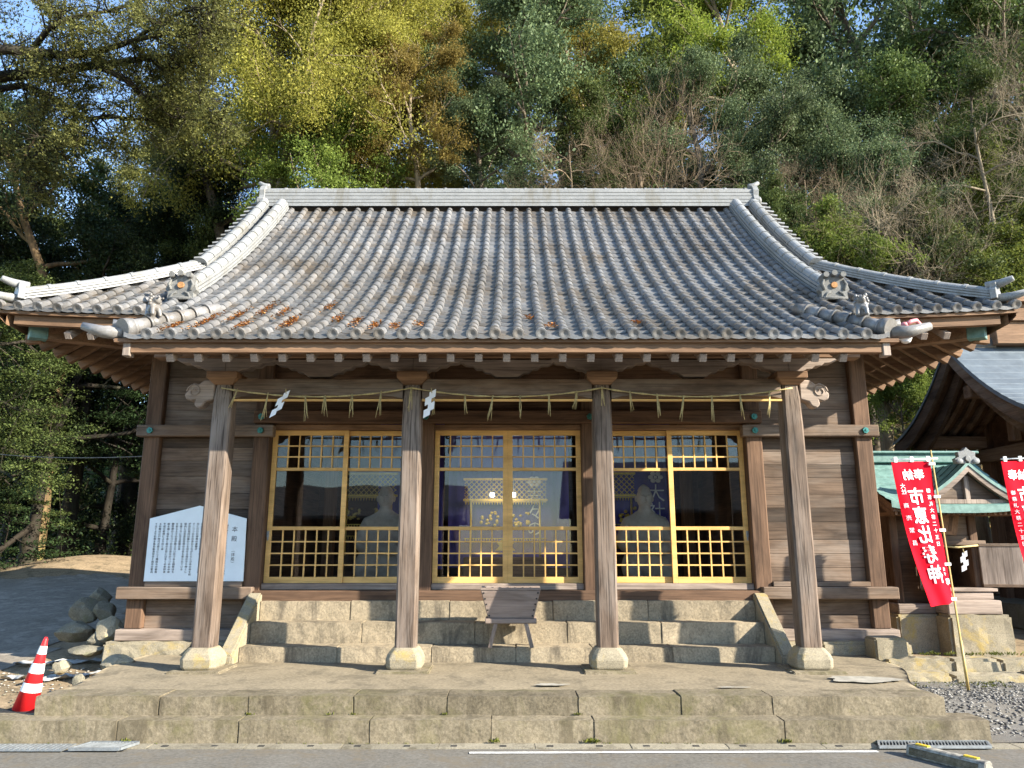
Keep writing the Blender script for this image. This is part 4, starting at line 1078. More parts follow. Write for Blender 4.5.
mb = MB(); mb.box(5.35, 5.81, 9.52, 9.58, 1.62, 1.72); mb.box(5.35, 5.81, 9.53, 9.57, 1.72, 2.1); mb.box(5.1, 5.98, 9.46, 9.5, 1.6, 1.66); mb.build('lintel', 'old_x', t, .006)
mb = MB(); mb.box(5.15, 5.95, 9.3, 9.56, 1.05, 1.09); mb.box(5.2, 5.9, 9.32, 9.5, .96, 1.04); mb.build('step_shelf', 'grey_x', t, .006)
for (xa, ya, xb, yb) in ((5.3, 9.47, 4.98, 9.2), (5.88, 9.47, 6.34, 9.36)):
    mb = MB(); mb.bar((xa, ya, 1.36), (xb, yb, 1.36), .035, .52); dd = mb.build('shrine_door', 'grey_z', t, .005)
    mb = MB(); d = Vector((xb - xa, yb - ya, 0)).normalized()
    for zz in (1.115, 1.605): mb.bar(Vector((xa, ya, zz)) , Vector((xb, yb, zz)), .05, .035)
    mb.build('door_rail', 'old_x', dd, .003)
mb = MB(); mb.bar((5.5, 9.42, 1.73), (5.53, 9.37, 1.98), .2, .02, (0, 1, 0)); pl = mb.build('plaque', 'brown_z', t, .004)
mb = MB(); mb.bar((5.51, 9.405, 1.77), (5.53, 9.362, 1.95), .04, .012, (0, 1, 0)); mb.build('plaque_panel', 'dark_z', pl)
# interior altar stone and mirror stand
mb = MB(); mb.prism([(-.1, 0), (.1, 0), (.07, .12), (.03, .28), (-.02, .3), (-.07, .14)], lambda u, v, q: (5.45 + u, q, 1.1 + v), 9.72, 9.8); mb.build('altar_stone', 'rock', t, .01)
# copper roof: main slope ridge along x, gabled front dormer
def Sz(y): s = (y - 9.0) / 1.0; return 2.05 + .38 * s + .27 * s * s
mb = MB(); xs = rng(4.62, 6.30, 10)
for q in range(7):
    ya, yb = 9.0 + q / 7, 9.0 + (q + 1) / 7
    flare = lambda x, y: .07 * (abs(x - 5.46) / .84) ** 3 * (10 - y)
    mb.grid([[Vector((x, ya, Sz(ya) + flare(x, ya) + .012)) for x in xs], [Vector((x, yb, Sz(yb) + flare(x, yb))) for x in xs]], smooth=False)
    mb.grid([[Vector((x, ya, Sz(ya) + flare(x, ya) + .012)) for x in xs], [Vector((x, ya, Sz(ya) + flare(x, ya) - (.0 if q else .07))) for x in xs]], smooth=False)
    mb.grid([[Vector((x, 20 - ya, Sz(ya) + .012)) for x in xs], [Vector((x, 20 - yb, Sz(yb))) for x in xs]], smooth=False)
sr = mb.build('copper_roof', 'copper', t, recalc=False)
mb = MB(); mb.grid([[Vector((x, y, Sz(y) - .06)) for x in xs] for y in rng(9.03, 10, 4)]); mb.grid([[Vector((x, 20 - y, Sz(y) - .06)) for x in xs] for y in rng(9.03, 10, 4)])
for x in (4.63, 6.29):
    mb.grid([[Vector((x, y, Sz(y) + .03)), Vector((x, y, Sz(y) - .12))] for y in rng(9.0, 10, 8)]); mb.grid([[Vector((x, 20 - y, Sz(y) + .03)), Vector((x, 20 - y, Sz(y) - .12))] for y in rng(9.0, 10, 8)])
mb.build('roof_underside', 'brown_x', t)
mb = MB(); mb.box(4.66, 6.26, 9.9, 10.1, Sz(10) - .02, Sz(10) + .1).box(4.62, 6.3, 9.86, 10.14, Sz(10) + .1, Sz(10) + .135); mb.build('ridge', 'copper', sr, .012)
mb = MB()
for k in range(26): mb.box(4.68 + k * .063, 4.71 + k * .063, 9.06, 9.55, 1.96, 2.0)
mb.box(4.64, 6.28, 9.03, 9.08, 2.0, 2.05); mb.build('rafter_row', 'brown_y', t)
# dormer gable facing front
gcx, gw, gz0 = 5.60, .62, 2.10
def gcurve(u): a = abs(u) / gw; return gz0 + .44 * max(0, 1 - a) ** 1.35 + .02 * a * a
us = rng(-gw, gw, 20)
gb = MB()
for q in range(5):
    ya, yb = 9.0 + q * .17, 9.0 + (q + 1) * .17
    gb.grid([[Vector((gcx + u, ya, gcurve(u) + .05 + .01)) for u in us], [Vector((gcx + u, yb, gcurve(u) + .05)) for u in us]], smooth=False)
gb.grid([[Vector((gcx + u, 9.0, gcurve(u) + .06)) for u in us], [Vector((gcx + u, 9.0, gcurve(u) + .015)) for u in us]], smooth=False)
gb.build('dormer_roof', 'copper', sr, recalc=False)
gb = MB(); gb.grid([[Vector((gcx + u, y, gcurve(u) + d)) for y, d in ((9.01, .014), (9.01, -.06), (9.06, -.06), (9.06, .014))] for u in us], smooth=False); gb.build('dormer_bargeboard', 'grey_x', t)
gb = MB(); gb.prism([(u * .93, gcurve(u) - .03) for u in us], lambda u, v, q: (gcx + u, q, v), 9.12, 9.16); gb.build('dormer_wall', 'old_x', t)
gb = MB(); gb.box(gcx - .03, gcx + .03, 9.08, 9.13, gz0 + .02, gz0 + .33); gb.box(gcx - .5, gcx + .5, 9.07, 9.13, gz0 - .01, gz0 + .045); gb.build('dormer_frame', 'grey_z', t, .005)
gb = MB(); gb.prism([(-.16, 0), (.16, 0), (.18, .07), (.12, .1), (.13, .17), (.05, .19), (0, .24), (-.05, .19), (-.13, .17), (-.12, .1), (-.18, .07)], lambda u, v, q: (gcx + u * .85, q, gz0 + .47 + v * .85), 9.0, 9.07)
gb.tube([(gcx, 9.0, gz0 + .53), (gcx, 8.98, gz0 + .53)], [.04, .035], 12)
for s in (-1, 1): gb.ellipsoid((gcx + s * .1, 8.995, gz0 + .5), (.05, .02, .035), 8, 5)
gb.build('gable_ornament', 'ridgetile', sr, .006)
streamer(5.62, 9.36, 1.54, .8, -.1, 'white zigzag paper streamer hanging in the doorway of the small copper roofed shrine')
mb = MB(); mb.tube([(5.32, 9.44, 1.6), (5.6, 9.42, 1.575), (5.86, 9.44, 1.6)], .012, 6); tag(mb.build('shrine_rope', 'straw', loc=(5.6, 9.42, 1.57)), 'short straw rope across the doorway of the small copper roofed shrine', 'straw rope')

# the small shrine stands a little behind the line of the hall's front wall
def set_back(o, k=1.12):
    L = o.location - Vector((CX, 0, CZ)); o.location = Vector((CX, 0, CZ)) + L * k; o.scale = (k, k, k)
for o in [q for q in COL.objects if q.parent is None and (q.name.startswith('small_shrine') or q.name.startswith('shrine_rope') or (q.name.startswith('paper_streamer') and q.location.x > 4))]: set_back(o)
# edging stones and step in front of the small shrine
random.seed(43)
t = thing('stone_edging', 'two rows of mossy yellow edging stones in front of the small shrine', 'stone edging', (5.5, 8.8, .13))
for z0, z1, y0, cuts in ((.08, .33, 8.86, [4.3, 5.05, 5.6, 6.3, 7.2, 8.2]), (.02, .215, 8.6, [4.35, 4.9, 5.75, 6.5, 7.6, 8.6])):
    for a, b in zip(cuts[:-1], cuts[1:]):
        mb = MB(); stoneblock(mb, a + .008, b - .008, y0 + random.uniform(-.01, .01), y0 + .27, z0, z1 + random.uniform(-.015, .015), .09, .013, .03); mb.build('edging_stone', 'base', t)

# ---------------------------------------------------------------- large shrine hall at the right
t = thing('main_sanctuary', 'dark timber sanctuary with a sweeping grey copper roof behind the small shrine', 'sanctuary', (11, 13.3, .3))
GXL = 8.1
def Bz(y):       # roof profile through ridge at 13.3; long swept front, shorter rear
    if y >= 13.3: s = (y - 13.3); return 5.24 - 1.15 * s + .21 * s * s
    s = 13.3 - y; return 5.24 - 1.12 * s + .175 * s * s
ysb = rng(9.9, 15.55, 40)
M['coppergrey'] = plain('grey_copper_sheet', (.15, .18, .205), .5, .2, .12, 3, .4, col2=(.085, .105, .125))
mb = MB()
yy = 9.9
while yy < 13.25:
    yb = min(yy + .17, 13.3); xs = rng(GXL, 15, 8)
    mb.grid([[Vector((x, yy, Bz(yy) + .007)) for x in xs], [Vector((x, yb, Bz(yb))) for x in xs]], smooth=False)
    mb.grid([[Vector((x, yy, Bz(yy) + .007)) for x in xs], [Vector((x, yy, Bz(yy) - .004)) for x in xs]], smooth=False); yy = yb
mb.grid([[Vector((x, y, Bz(y))) for x in (GXL, 15)] for y in rng(13.3, 15.55, 12)])
mb.grid([[Vector((GXL, y, Bz(y) + .0)), Vector((GXL - .01, y, Bz(y) - .07))] for y in ysb], smooth=False)
br_ = mb.build('copper_roof', 'coppergrey', t, recalc=False)
for nm, d0, d1, x in (('bargeboard', .07, .34, GXL + .02), ('inner_bargeboard', .34, .6, GXL + .22)):
    mb = MB()
    for ys_ in (rng(9.9, 13.3, 24), rng(13.3, 15.55, 18)):
        mb.grid([[Vector((x + a, y, Bz(y) - d)) for a, d in ((0, d0), (0, d1), (.07, d1), (.07, d0), (0, d0))] for y in ys_], smooth=False)
    mb.build(nm, 'old_y', t)
for i in range(9):
    x = GXL + .32 + i * .24
    mb = MB()
    for ys_ in (rng(10.0, 13.3, 14), rng(13.3, 15.4, 10)):
        mb.grid([[Vector((x + a, y, Bz(y) - d)) for a, d in ((0, .14), (0, .24), (.08, .24), (.08, .14), (0, .14))] for y in ys_], smooth=False)
    mb.build('rafter', 'old_y', t)
mb = MB(); mb.grid([[Vector((x, y, Bz(y) - .12)) for x in (GXL + .08, 15)] for y in ysb]); mb.build('soffit', 'dark_y', t)
mb = MB(); mb.box(GXL + 1.5, 14.5, 12.0, 14.7, .6, 4.2); mb.build('body', 'dark_x', t)
for y in (12.0, 14.7):
    mb = MB(); mb.box(GXL + 1.36, GXL + 1.6, y - .12, y + .12, .4, 4.0); mb.build('post', 'dark_z', t, .02)
for y, z in ((12.0, 3.6), (13.3, 4.35), (14.7, 3.6)):
    mb = MB(); mb.box(GXL + .3, 14.5, y - .11, y + .11, z - .12, z + .12); mb.build('purlin', 'old_x', t, .015)
mb = MB(); mb.box(GXL + 1.3, GXL + 1.52, 11.6, 15.0, 3.2, 3.45); mb.build('tie_beam', 'old_y', t, .02)
for y in (12.0,):
    for k, (w, z) in enumerate(((.2, 3.05), (.32, 3.2), (.42, 3.36))):
        mb = MB(); mb.box(GXL + 1.44 - w, GXL + 1.5 + w, y - w, y + w, z, z + .12); mb.build('bracket_block', 'old_x', t, .03)
mb = MB(); mb.box(GXL + 1.0, GXL + 1.12, 13.2, 13.4, 3.45, 4.3); mb.build('king_post', 'old_z', t, .01)
mb = MB(); mb.tube([(GXL - .12, 13.3, 5.27), (9.0, 13.3, 5.27)], .13, 12); mb.tube([(GXL - .14, 13.3, 5.27), (GXL - .1, 13.3, 5.27)], .15, 12); mb.build('ridge_pole_end', 'oldtile', br_)
for k, (w, z0, z1) in enumerate(((.26, 5.2, 5.62), (.32, 5.62, 5.68), (.24, 5.68, 5.98), (.34, 5.98, 6.1))):
    mb = MB(); mb.box(8.92, 15, 13.3 - w, 13.3 + w, z0, z1); mb.build('ridge_box', 'brown_x', br_, .012)
# stone base under it
mb = MB(); stoneblock(mb, GXL + .6, 14.8, 11.2, 15.2, .2, .62, .3, .012, .03); mb.build('stone_plinth', 'rock', t)

# ---------------------------------------------------------------- small things
t = thing('eave_lamp', 'weathered pink and white lamp on a curved arm under the right eave corner', 'lamp', tuple(at(905, 330, 7.75)))
p = at(905, 332, 7.75)
mb = MB(); mb.tube([p + Vector((0, 0, .06)), p + Vector((0, 0, .0)), p + Vector((0, 0, -.06)), p + Vector((0, 0, -.1))], [.035, .05, .068, .05], 16); mb.ellipsoid(p + Vector((0, 0, -.1)), (.05, .05, .03)); mb.build('lamp_head', 'white', t)
mb = MB(); mb.tube([p + Vector((0, 0, .06)), p + Vector((.0, 0, .105))], [.042, .03], 12); mb.build('socket', 'pinkpaint', t)
mb = MB(); mb.tube([p + Vector((.03, 0, .09)), p + Vector((.1, .03, .13)), p + Vector((.17, .06, .15)), p + Vector((.24, .12, .12)), p + Vector((.26, .3, .12)), p + Vector((.2, .9, .2))], .024, 10); mb.build('arm', 'pinkpaint', t)
M['blockgrey'] = plain('worn_black_cream_rubber', (.42, .39, .32), .8, 0, .3, 14, col2=(.05, .05, .05)); M['yellow'] = plain('yellow_reflector', (.75, .50, .04), .35, 0, .1)
t = thing('parking_block', 'worn black and cream striped parking block with yellow reflectors lying on the road', 'parking block', (3.36, 6.08, .003))
def pb(u, v, w):
    a = Vector((3.17, 6.27, 0)); d = Vector((.45, -.80, 0)).normalized(); s_ = Vector((-d.y, d.x, 0)); return a + d * u + s_ * v + Vector((0, 0, w))
mb = MB(); mb.prism([(-.065, .004), (.065, .004), (.045, .075), (.03, .088), (-.03, .088), (-.045, .075)], lambda u, v, q: pb(q, u, v), 0, .60); mb.build('block', 'blockgrey', t, .008)
mb = MB()
for k in range(5):
    q = (k + .5) / 6; mb.prism([(-.064 + .018 * q, .012 + .062 * q), (-.068 + .018 * q, .014 + .062 * q), (-.067 + .018 * q, .022 + .062 * q), (-.063 + .018 * q, .022 + .062 * q)], lambda u, v, w: pb(w, u, v), .03, .55)
mb.build('rib_row', 'kerb', t)
for u in (.06, .43):
    mb = MB(); mb.prism([(-.02, .0885), (.02, .0885), (.015, .098), (-.015, .098)], lambda a, b, q: pb(q, a, b), u, u + .1); mb.build('reflector', 'yellow', t)
M['cable'] = M['steel']
mb = MB(); a = at(-20, 452, 15); b = at(150, 456, 9.9); mb.tube([a + (b - a) * k / 12 - Vector((0, 0, .25 * k / 12 * (1 - k / 12))) for k in range(13)], .006, 6); tag(mb.build('cable', 'oldtile', loc=tuple(b)), 'thin cable strung from the left wall across the dark trees', 'cable')
# rocks beside the left wall
random.seed(51)
rk = [('large flat mossy rock at the top of the pile by the left wall', 86, 611, 10.4, .30, .2), ('tan rounded boulder low in the pile by the left corner post', 110, 632, 9.75, .26, .2), ('broad grey rock at the left of the pile', 76, 632, 10.0, .34, .16),
      ('small dark rock right of the mossy rock', 105, 612, 10.3, .2, .16), ('flat grey slab lying below the rock pile', 88, 651, 9.45, .3, .08), ('greenish rock high in the pile against the wall', 100, 598, 10.8, .22, .16), ('small pale stone at the left foot of the pile', 32 + 30, 668, 8.9, .14, .09), ('yellow mossy stone at the corner of the platform', 118, 664, 8.75, .26, .13),
      ('round cobble half hidden between the broad rock and the boulder', 96, 641, 9.7, .16, .12), ('small pointed stone on the dirt right of the cone', 78, 683, 8.35, .09, .1)]
for i, (lb, px, py, Y, r, h) in enumerate(rk):
    r *= .78; h *= .85; p = at(px, py, Y); z = T(p.x, Y) - .03; z = p.z - h * .45 if p.z - h * .45 > z - .1 else z
    bm = bmesh.new(); bmesh.ops.create_icosphere(bm, subdivisions=3, radius=1)
    for v in bm.verts:
        n = v.co.copy(); k = 1 + .3 * mnoise.noise(n * 1.3 + Vector((i * 7, 0, 0))) + .1 * mnoise.noise(n * 4 + Vector((0, i * 3, 0)))
        q = Vector((n.x * r * k, n.y * r * .8 * k, n.z * h * k))
        # flatten to a few facets
        for d in range(7):
            dv = Vector((math.cos(d * 2.4 + i), math.sin(d * 2.4 + i), .9 * math.sin(d * 1.7 + i * 2))).normalized(); e = q.x * dv.x / r + q.y * dv.y / (r * .8) + q.z * dv.z / h
            if e > .72: q -= Vector((dv.x * r, dv.y * r * .8, dv.z * h)) * (e - .72) * .85
        v.co = q + Vector((p.x, Y, z + h * .5))
    mb = MB(); bm.verts.index_update(); mb.add([v.co.copy() for v in bm.verts], [tuple(v.index for v in f.verts) for f in bm.faces]); bm.free()
    tag(mb.build('rock', 'rock' if i not in (1, 6, 7) else 'base', loc=(p.x, Y, z)), lb, 'rock', 'rocks beside the left wall')
def chips(cx, cyy, n, rad, seed):
    random.seed(seed); mb = MB()
    for k in range(n):
        a = random.uniform(0, 6.28); r = rad * random.random() ** .6; x = cx + r * 1.6 * math.cos(a); y = cyy + r * math.sin(a); s = random.uniform(.004, .016)
        z = T(x, y) + .012; mb.ellipsoid((x, y, z), (s * random.uniform(.7, 1.6), s, s * .5), 6, 4, 0, Matrix.Rotation(random.uniform(0, 3), 3, 'Z'), .5)
    return mb
M['smallgravel'] = stone('mixed_gravel_chips', (.10, .095, .085), (.24, .23, .21), None, 9, .6)
M['chalk'] = plain('pale_rubble', (.40, .37, .32), .9, 0, .2, 12)
tag(chips(-5.2, 9.0, 160, .55, 3).build('pale_rubble', 'chalk', recalc=False), 'pale rubble scattered over the dirt behind the cone', 'rubble', kind='stuff')
tag(chips(-5.4, 8.3, 260, 1.0, 4).build('dirt_pebbles', 'rock', recalc=False), 'pebbles on the bare dirt around the cone', 'pebbles', kind='stuff')
tag(chips(4.9, 7.7, 3200, 1.0, 6).build('loose_gravel', 'smallgravel', recalc=False), 'loose grey gravel beside the platform', 'gravel', kind='stuff')
def tarp(i, px, py, Y, L, w, rot, label):
    p = at(px, py, Y); z = T(p.x, Y) + .02; mb = MB(); d = Vector((math.cos(rot), math.sin(rot), 0)); s = Vector((-d.y, d.x, 0))
    P = []
    for j in range(5):
        P.append([Vector((p.x, Y, z)) + d * (L * (k / 16 - .5)) + s * (w * (j / 4 - .5) * (1 + .5 * math.sin(k * .9 + i))) + Vector((0, 0, .02 + .025 * mnoise.noise(Vector((k * .7, j * .9, i))) + .02 * math.sin(j * 1.5 + k))) for k in range(17)])
    mb.grid(P); mb.grid([[q - Vector((0, 0, .004)) for q in r] for r in P]); tag(mb.build('plastic_scrap', 'sheetgrey', loc=(p.x, Y, z), recalc=False), label, 'plastic sheet')
M['sheetgrey'] = plain('dirty_plastic_sheet', (.50, .50, .48), .4, 0, .2, 12)
tarp(0, 62, 645, 9.7, 1.0, .14, .25, 'crumpled grey plastic sheet lying below the rocks')
tarp(1, 66, 662, 9.0, .8, .1, .7, 'narrow pale plastic strip pointing away from the cone')
tarp(2, 30, 662, 9.0, .6, .1, .1, 'crumpled pale plastic sheet left of the cone on the path edge')
# moss and weeds in the kerb joints
random.seed(61); mb = MB()
def tuft(x, y, z, n, s):
    for k in range(n):
        a = random.uniform(0, 6.28); l = s * random.uniform(.5, 1); d = Vector((math.cos(a) * .7, math.sin(a) * .7 - .3, 1)).normalized(); w = d.cross(Vector((math.cos(a + 1), math.sin(a + 1), .3))).normalized() * l * .16
        o = Vector((x + random.gauss(0, s * .5), y + random.gauss(0, s * .15), z)); mb.add([o, o + d * l * .5 + w, o + d * l, o + d * l * .5 - w], [(0, 1, 2, 3)])
for x in [random.uniform(-4.2, 3.8) for _ in range(70)]: tuft(x, 6.545, random.choice([.0, .01]), 5, .022)
for x in (-1.3, -2.2, -2.17, -1.5, -.52, .6, .63): tuft(x, 6.75, .19, 14, .03)
for x in (.70, .74, -.1, 2.3, -3.1): tuft(x, 6.55, .02, 22, .05)
for _ in range(60): tuft(random.uniform(4.1, 5.4), random.uniform(8.3, 8.6), .13, 6, .04)
for _ in range(40): tuft(random.uniform(4.6, 6.2), random.uniform(9.1, 9.3), .34, 6, .05)
M['moss'] = leafmat('moss_green', (.05, .07, .012), (.16, .17, .03), .2)
tag(mb.build('weeds', 'moss', recalc=False), 'small weeds and moss in the joints of the kerb stones', 'weeds', kind='stuff')

# houses across the road, mirrored in the door glass
def house(x, y, w, d, h, rh, label, name='house'):
    t = thing(name, label, 'house', (x, y, 0), 'houses across the road')
    mb = MB(); mb.box(x - w / 2, x + w / 2, y - d / 2, y + d / 2, 0, h); mb.build('wall', 'dark_x', t)
    mb = MB(); e = .6
    mb.prism([(-d / 2 - e, h - .1), (d / 2 + e, h - .1), (d / 2 + e, h + .05), (0, h + rh), (-d / 2 - e, h + .05)], lambda u, v, q: (x + q, y + u, v), -w / 2 - e, w / 2 + e); mb.build('roof', 'oldtile', t)
    for k in range(3):
        xx = x + (k - 1) * w * .3; wn = MB(); wn.box(xx - .5, xx + .5, y + d / 2, y + d / 2 + .06, .9, 2.0); f = wn.build('window', 'grey_x', t)
        wn = MB(); wn.box(xx - .42, xx + .42, y + d / 2 + .06, y + d / 2 + .065, .98, 1.92); wn.build('pane', 'glass', f)
house(-7, -14, 9, 6, 2.7, 1.5, 'dark low house mirrored in the left and centre door glass')
house(6.5, -15, 7, 6, 3.0, 2.4, 'taller dark house mirrored in the right door glass')
house(19, -30, 10, 7, 3.0, 2.2, 'far house mirrored at the edge of the right door glass')

# ---------------------------------------------------------------- vegetation
def limb_tree(seed, trunk_h=.42, limbs=6, sub=5, twigs=4, spread=.30, rise=.35, r0=.022, lean=0, bare=0, ntrunk=1, flat=1.0, wig=.35, low=.35):
    """one branching tree of unit height: tube mesh and twig end points"""
    rnd = random.Random(seed); mb = MB(); tips = []
    def seg(p, d, L, ra, rb, n, sides, w):
        pts = [p]; dd = d.normalized()
        for k in range(n):
            dd = (dd + Vector((rnd.gauss(0, w), rnd.gauss(0, w), rnd.gauss(0, w * .7) + .03)) * .5).normalized(); pts.append(pts[-1] + dd * (L / n))
        mb.tube(pts, [ra + (rb - ra) * k / n for k in range(n + 1)], sides, cap=False)
        return pts, dd
    def fork(d, ang):
        a = rnd.uniform(0, 6.283); o = d.orthogonal().normalized(); q = Matrix.Rotation(a, 3, d) @ o
        return (d * math.cos(ang) + q * math.sin(ang)).normalized()
    for tk in range(ntrunk):
        b = Vector((rnd.gauss(0, .012) * ntrunk, rnd.gauss(0, .012) * ntrunk, -.03))
        d0 = Vector((lean + (rnd.uniform(-.16, .16) if ntrunk > 1 else 0), rnd.uniform(-.05, .05), 1))
        pts, dd = seg(b, d0, trunk_h + .35, r0, r0 * .42, 9, 8, .14)
        for i in range(limbs):
            q = low + (1 - low) * (i + rnd.random() * .6) / limbs; k = min(len(pts) - 1, int(q * 9)); p = pts[k]
            az = i * 2.4 + rnd.uniform(-.4, .4); e = rise + (q - .4) * .9
            d = Vector((math.cos(az), math.sin(az), e * flat)).normalized()
            L = spread * (1.25 - .55 * q) * rnd.uniform(.8, 1.2)
            p2, d2 = seg(p, d, L, r0 * (.55 - .25 * q), r0 * .16, 6, 6, wig)
            for j in range(sub):
                f = .3 + .7 * (j + rnd.random()) / sub; pp = p2[min(6, int(f * 6))]
                p3, d3 = seg(pp, fork(d2, rnd.uniform(.5, 1.0)), L * .55 * rnd.uniform(.7, 1.2), r0 * .14, r0 * .06, 4, 4, wig)
                for m in range(twigs):
                    ff = .3 + .7 * (m + rnd.random()) / twigs
                    p4, d4 = seg(p3[min(4, int(ff * 4))], fork(d3, rnd.uniform(.4, .9)), L * .3 * rnd.uniform(.6, 1.2), r0 * .055, r0 * .03, 3, 3, wig)
                    tips += [p4[-1], p4[1]]
                    for z in range(bare):
                        p5, d5 = seg(p4[rnd.randint(1, 3)], fork(d4, rnd.uniform(.35, .8)), L * .2 * rnd.uniform(.6, 1.2), r0 * .035, r0 * .02, 2, 3, wig * .7)
                        for y in range(2 if bare > 2 else 0): seg(p5[rnd.randint(1, 2)], fork(d5, rnd.uniform(.35, .8)), L * .13 * rnd.uniform(.6, 1.2), r0 * .024, r0 * .016, 2, 3, wig * .5)
    return mb, np.array([tuple(t) for t in tips])
def leaf_mesh(name, tips, per, sig, L, w, seed, droop=0., upb=.5, squash=.6, keep=1.0):
    rs = np.random.RandomState(seed)
    t = tips[rs.rand(len(tips)) < keep]
    # clumps: every tip gets its own leaf count so that some are thick and some thin
    cnt = np.maximum(3, (per * rs.gamma(2.2, 1 / 2.2, len(t)))).astype(int)
    c = np.repeat(t, cnt, axis=0); n = len(c); sg = np.repeat(sig * rs.uniform(.6, 1.3, len(t)), cnt)[:, None]
    c = c + rs.normal(0, 1, (n, 3)) * sg * np.array([1, 1, squash])
    c[:, 2] -= np.abs(rs.normal(0, droop, n))
    nor = rs.normal(0, 1, (n, 3)); nor[:, 2] = np.abs(nor[:, 2]) + upb; nor /= np.linalg.norm(nor, axis=1)[:, None]
    a = np.cross(nor, rs.normal(0, 1, (n, 3))); a /= np.linalg.norm(a, axis=1)[:, None]; b = np.cross(nor, a)
    s = rs.uniform(.6, 1.25, n)[:, None]; a = a * L * s / 2; b = b * w * s / 2
    v = np.stack([c - a, c + b - a * .1, c + a, c - b - a * .1], axis=1).reshape(-1, 3).astype(np.float32)
    me = bpy.data.meshes.new(name); me.vertices.add(4 * n); me.vertices.foreach_set('co', v.ravel())
    me.loops.add(4 * n); me.loops.foreach_set('vertex_index', np.arange(4 * n, dtype=np.int32))
    me.polygons.add(n); me.polygons.foreach_set('loop_start', np.arange(0, 4 * n, 4, dtype=np.int32))
    try: me.polygons.foreach_set('loop_total', np.full(n, 4, dtype=np.int32))
    except Exception: pass
    me.materials.append(None); me.update(calc_edges=True); me.validate()
    return me
def trunk_mesh(name, mb):
    me = bpy.data.meshes.new(name); me.from_pydata([tuple(p) for p in mb.v], [], mb.f); me.polygons.foreach_set('use_smooth', [True] * len(mb.f)); me.materials.append(None); me.update(); return me
TPL = {}
def template(key, tree_kw, leaf_kw=None):
    mb, tips = limb_tree(**tree_kw); me = trunk_mesh('trunk_mesh', mb); lm = leaf_mesh('crown_mesh', tips, **leaf_kw) if leaf_kw else None
    r = np.percentile(np.hypot(tips[:, 0], tips[:, 1]), 93); zt = np.percentile(tips[:, 2], 98)
    TPL[key] = (me, lm, r, zt)
template('broad1', dict(seed=1, limbs=10, sub=5, twigs=3, spread=.36, low=.25), dict(per=330, sig=.034, L=.0115, w=.0065, seed=1, keep=.62, squash=.5))
template('broad2', dict(seed=2, limbs=10, sub=5, twigs=3, spread=.33, rise=.5, low=.25), dict(per=330, sig=.033, L=.0115, w=.0065, seed=2, keep=.62, squash=.55))
template('dense', dict(seed=3, limbs=13, sub=5, twigs=3, spread=.32, low=.12, rise=.25), dict(per=300, sig=.033, L=.0115, w=.0066, seed=3, keep=.7, squash=.5))
template('twin', dict(seed=4, limbs=9, sub=6, twigs=4, spread=.34, low=.3, ntrunk=2, rise=.5, r0=.017), dict(per=240, sig=.031, L=.0074, w=.0045, seed=4, keep=.8, squash=.6))
template('sparse', dict(seed=5, limbs=10, sub=6, twigs=5, spread=.42, low=.3, rise=.12, r0=.024, wig=.6), dict(per=170, sig=.026, L=.007, w=.0034, seed=5, keep=.6, squash=.35))
template('layered', dict(seed=6, limbs=12, sub=6, twigs=4, spread=.36, low=.14, rise=.0, flat=.6), dict(per=150, sig=.034, L=.011, w=.0064, seed=6, squash=.18, upb=1.2, keep=.8))
template('bare1', dict(seed=7, limbs=9, sub=7, twigs=6, spread=.36, low=.12, rise=.45, bare=4, r0=.011, wig=.6, trunk_h=.2))
template('bare2', dict(seed=8, limbs=8, sub=7, twigs=6, spread=.42, low=.1, rise=.05, bare=4, r0=.011, wig=.7, trunk_h=.15, lean=-.3))
template('bush', dict(seed=9, limbs=10, sub=5, twigs=4, spread=.42, low=.05, rise=.5, trunk_h=.3, r0=.014), dict(per=130, sig=.045, L=.022, w=.013, seed=9, keep=.8))
template('leaning', dict(seed=10, limbs=7, sub=5, twigs=5, spread=.30, low=.4, lean=-.42, rise=.4, r0=.02), dict(per=60, sig=.028, L=.011, w=.006, seed=10, keep=.7))
M['l_dark'] = leafmat('dark_green_leaves', (.026, .046, .015), (.125, .165, .045), .25)
M['l_deep'] = leafmat('deep_green_leaves', (.010, .020, .008), (.036, .056, .018), .25)  # evergreen colour darkened further to paint in the shade of the left wood
M['l_blue'] = leafmat('blue_green_leaves', (.030, .052, .026), (.16, .21, .095), .25)
M['l_mid'] = leafmat('mid_green_leaves', (.06, .09, .018), (.21, .25, .05), .4)
M['l_yel'] = leafmat('yellow_green_leaves', (.12, .12, .022), (.36, .325, .07), .45)
M['l_gold'] = leafmat('golden_leaves', (.13, .10, .024), (.31, .24, .065), .45)
M['l_olive'] = leafmat('olive_needles', (.065, .075, .022), (.21, .20, .06), .35)
M['bark'] = wood('grey_brown_bark', (.05, .038, .026), (.16, .125, .088), 'z', grey=(.20, .18, .14), isl=.15)
M['barkpale'] = wood('pale_bark', (.11, .085, .055), (.34, .27, .175), 'z', isl=.15)
M['barkdark'] = wood('dark_bark', (.014, .011, .008), (.042, .033, .023), 'z', grey=(.03, .036, .012), isl=.15)
M['twig'] = wood('brown_twigs', (.115, .085, .055), (.255, .19, .12), 'z', isl=.3)
M['twigpale'] = wood('straw_coloured_twigs', (.16, .125, .08), (.34, .275, .185), 'z', isl=.3)
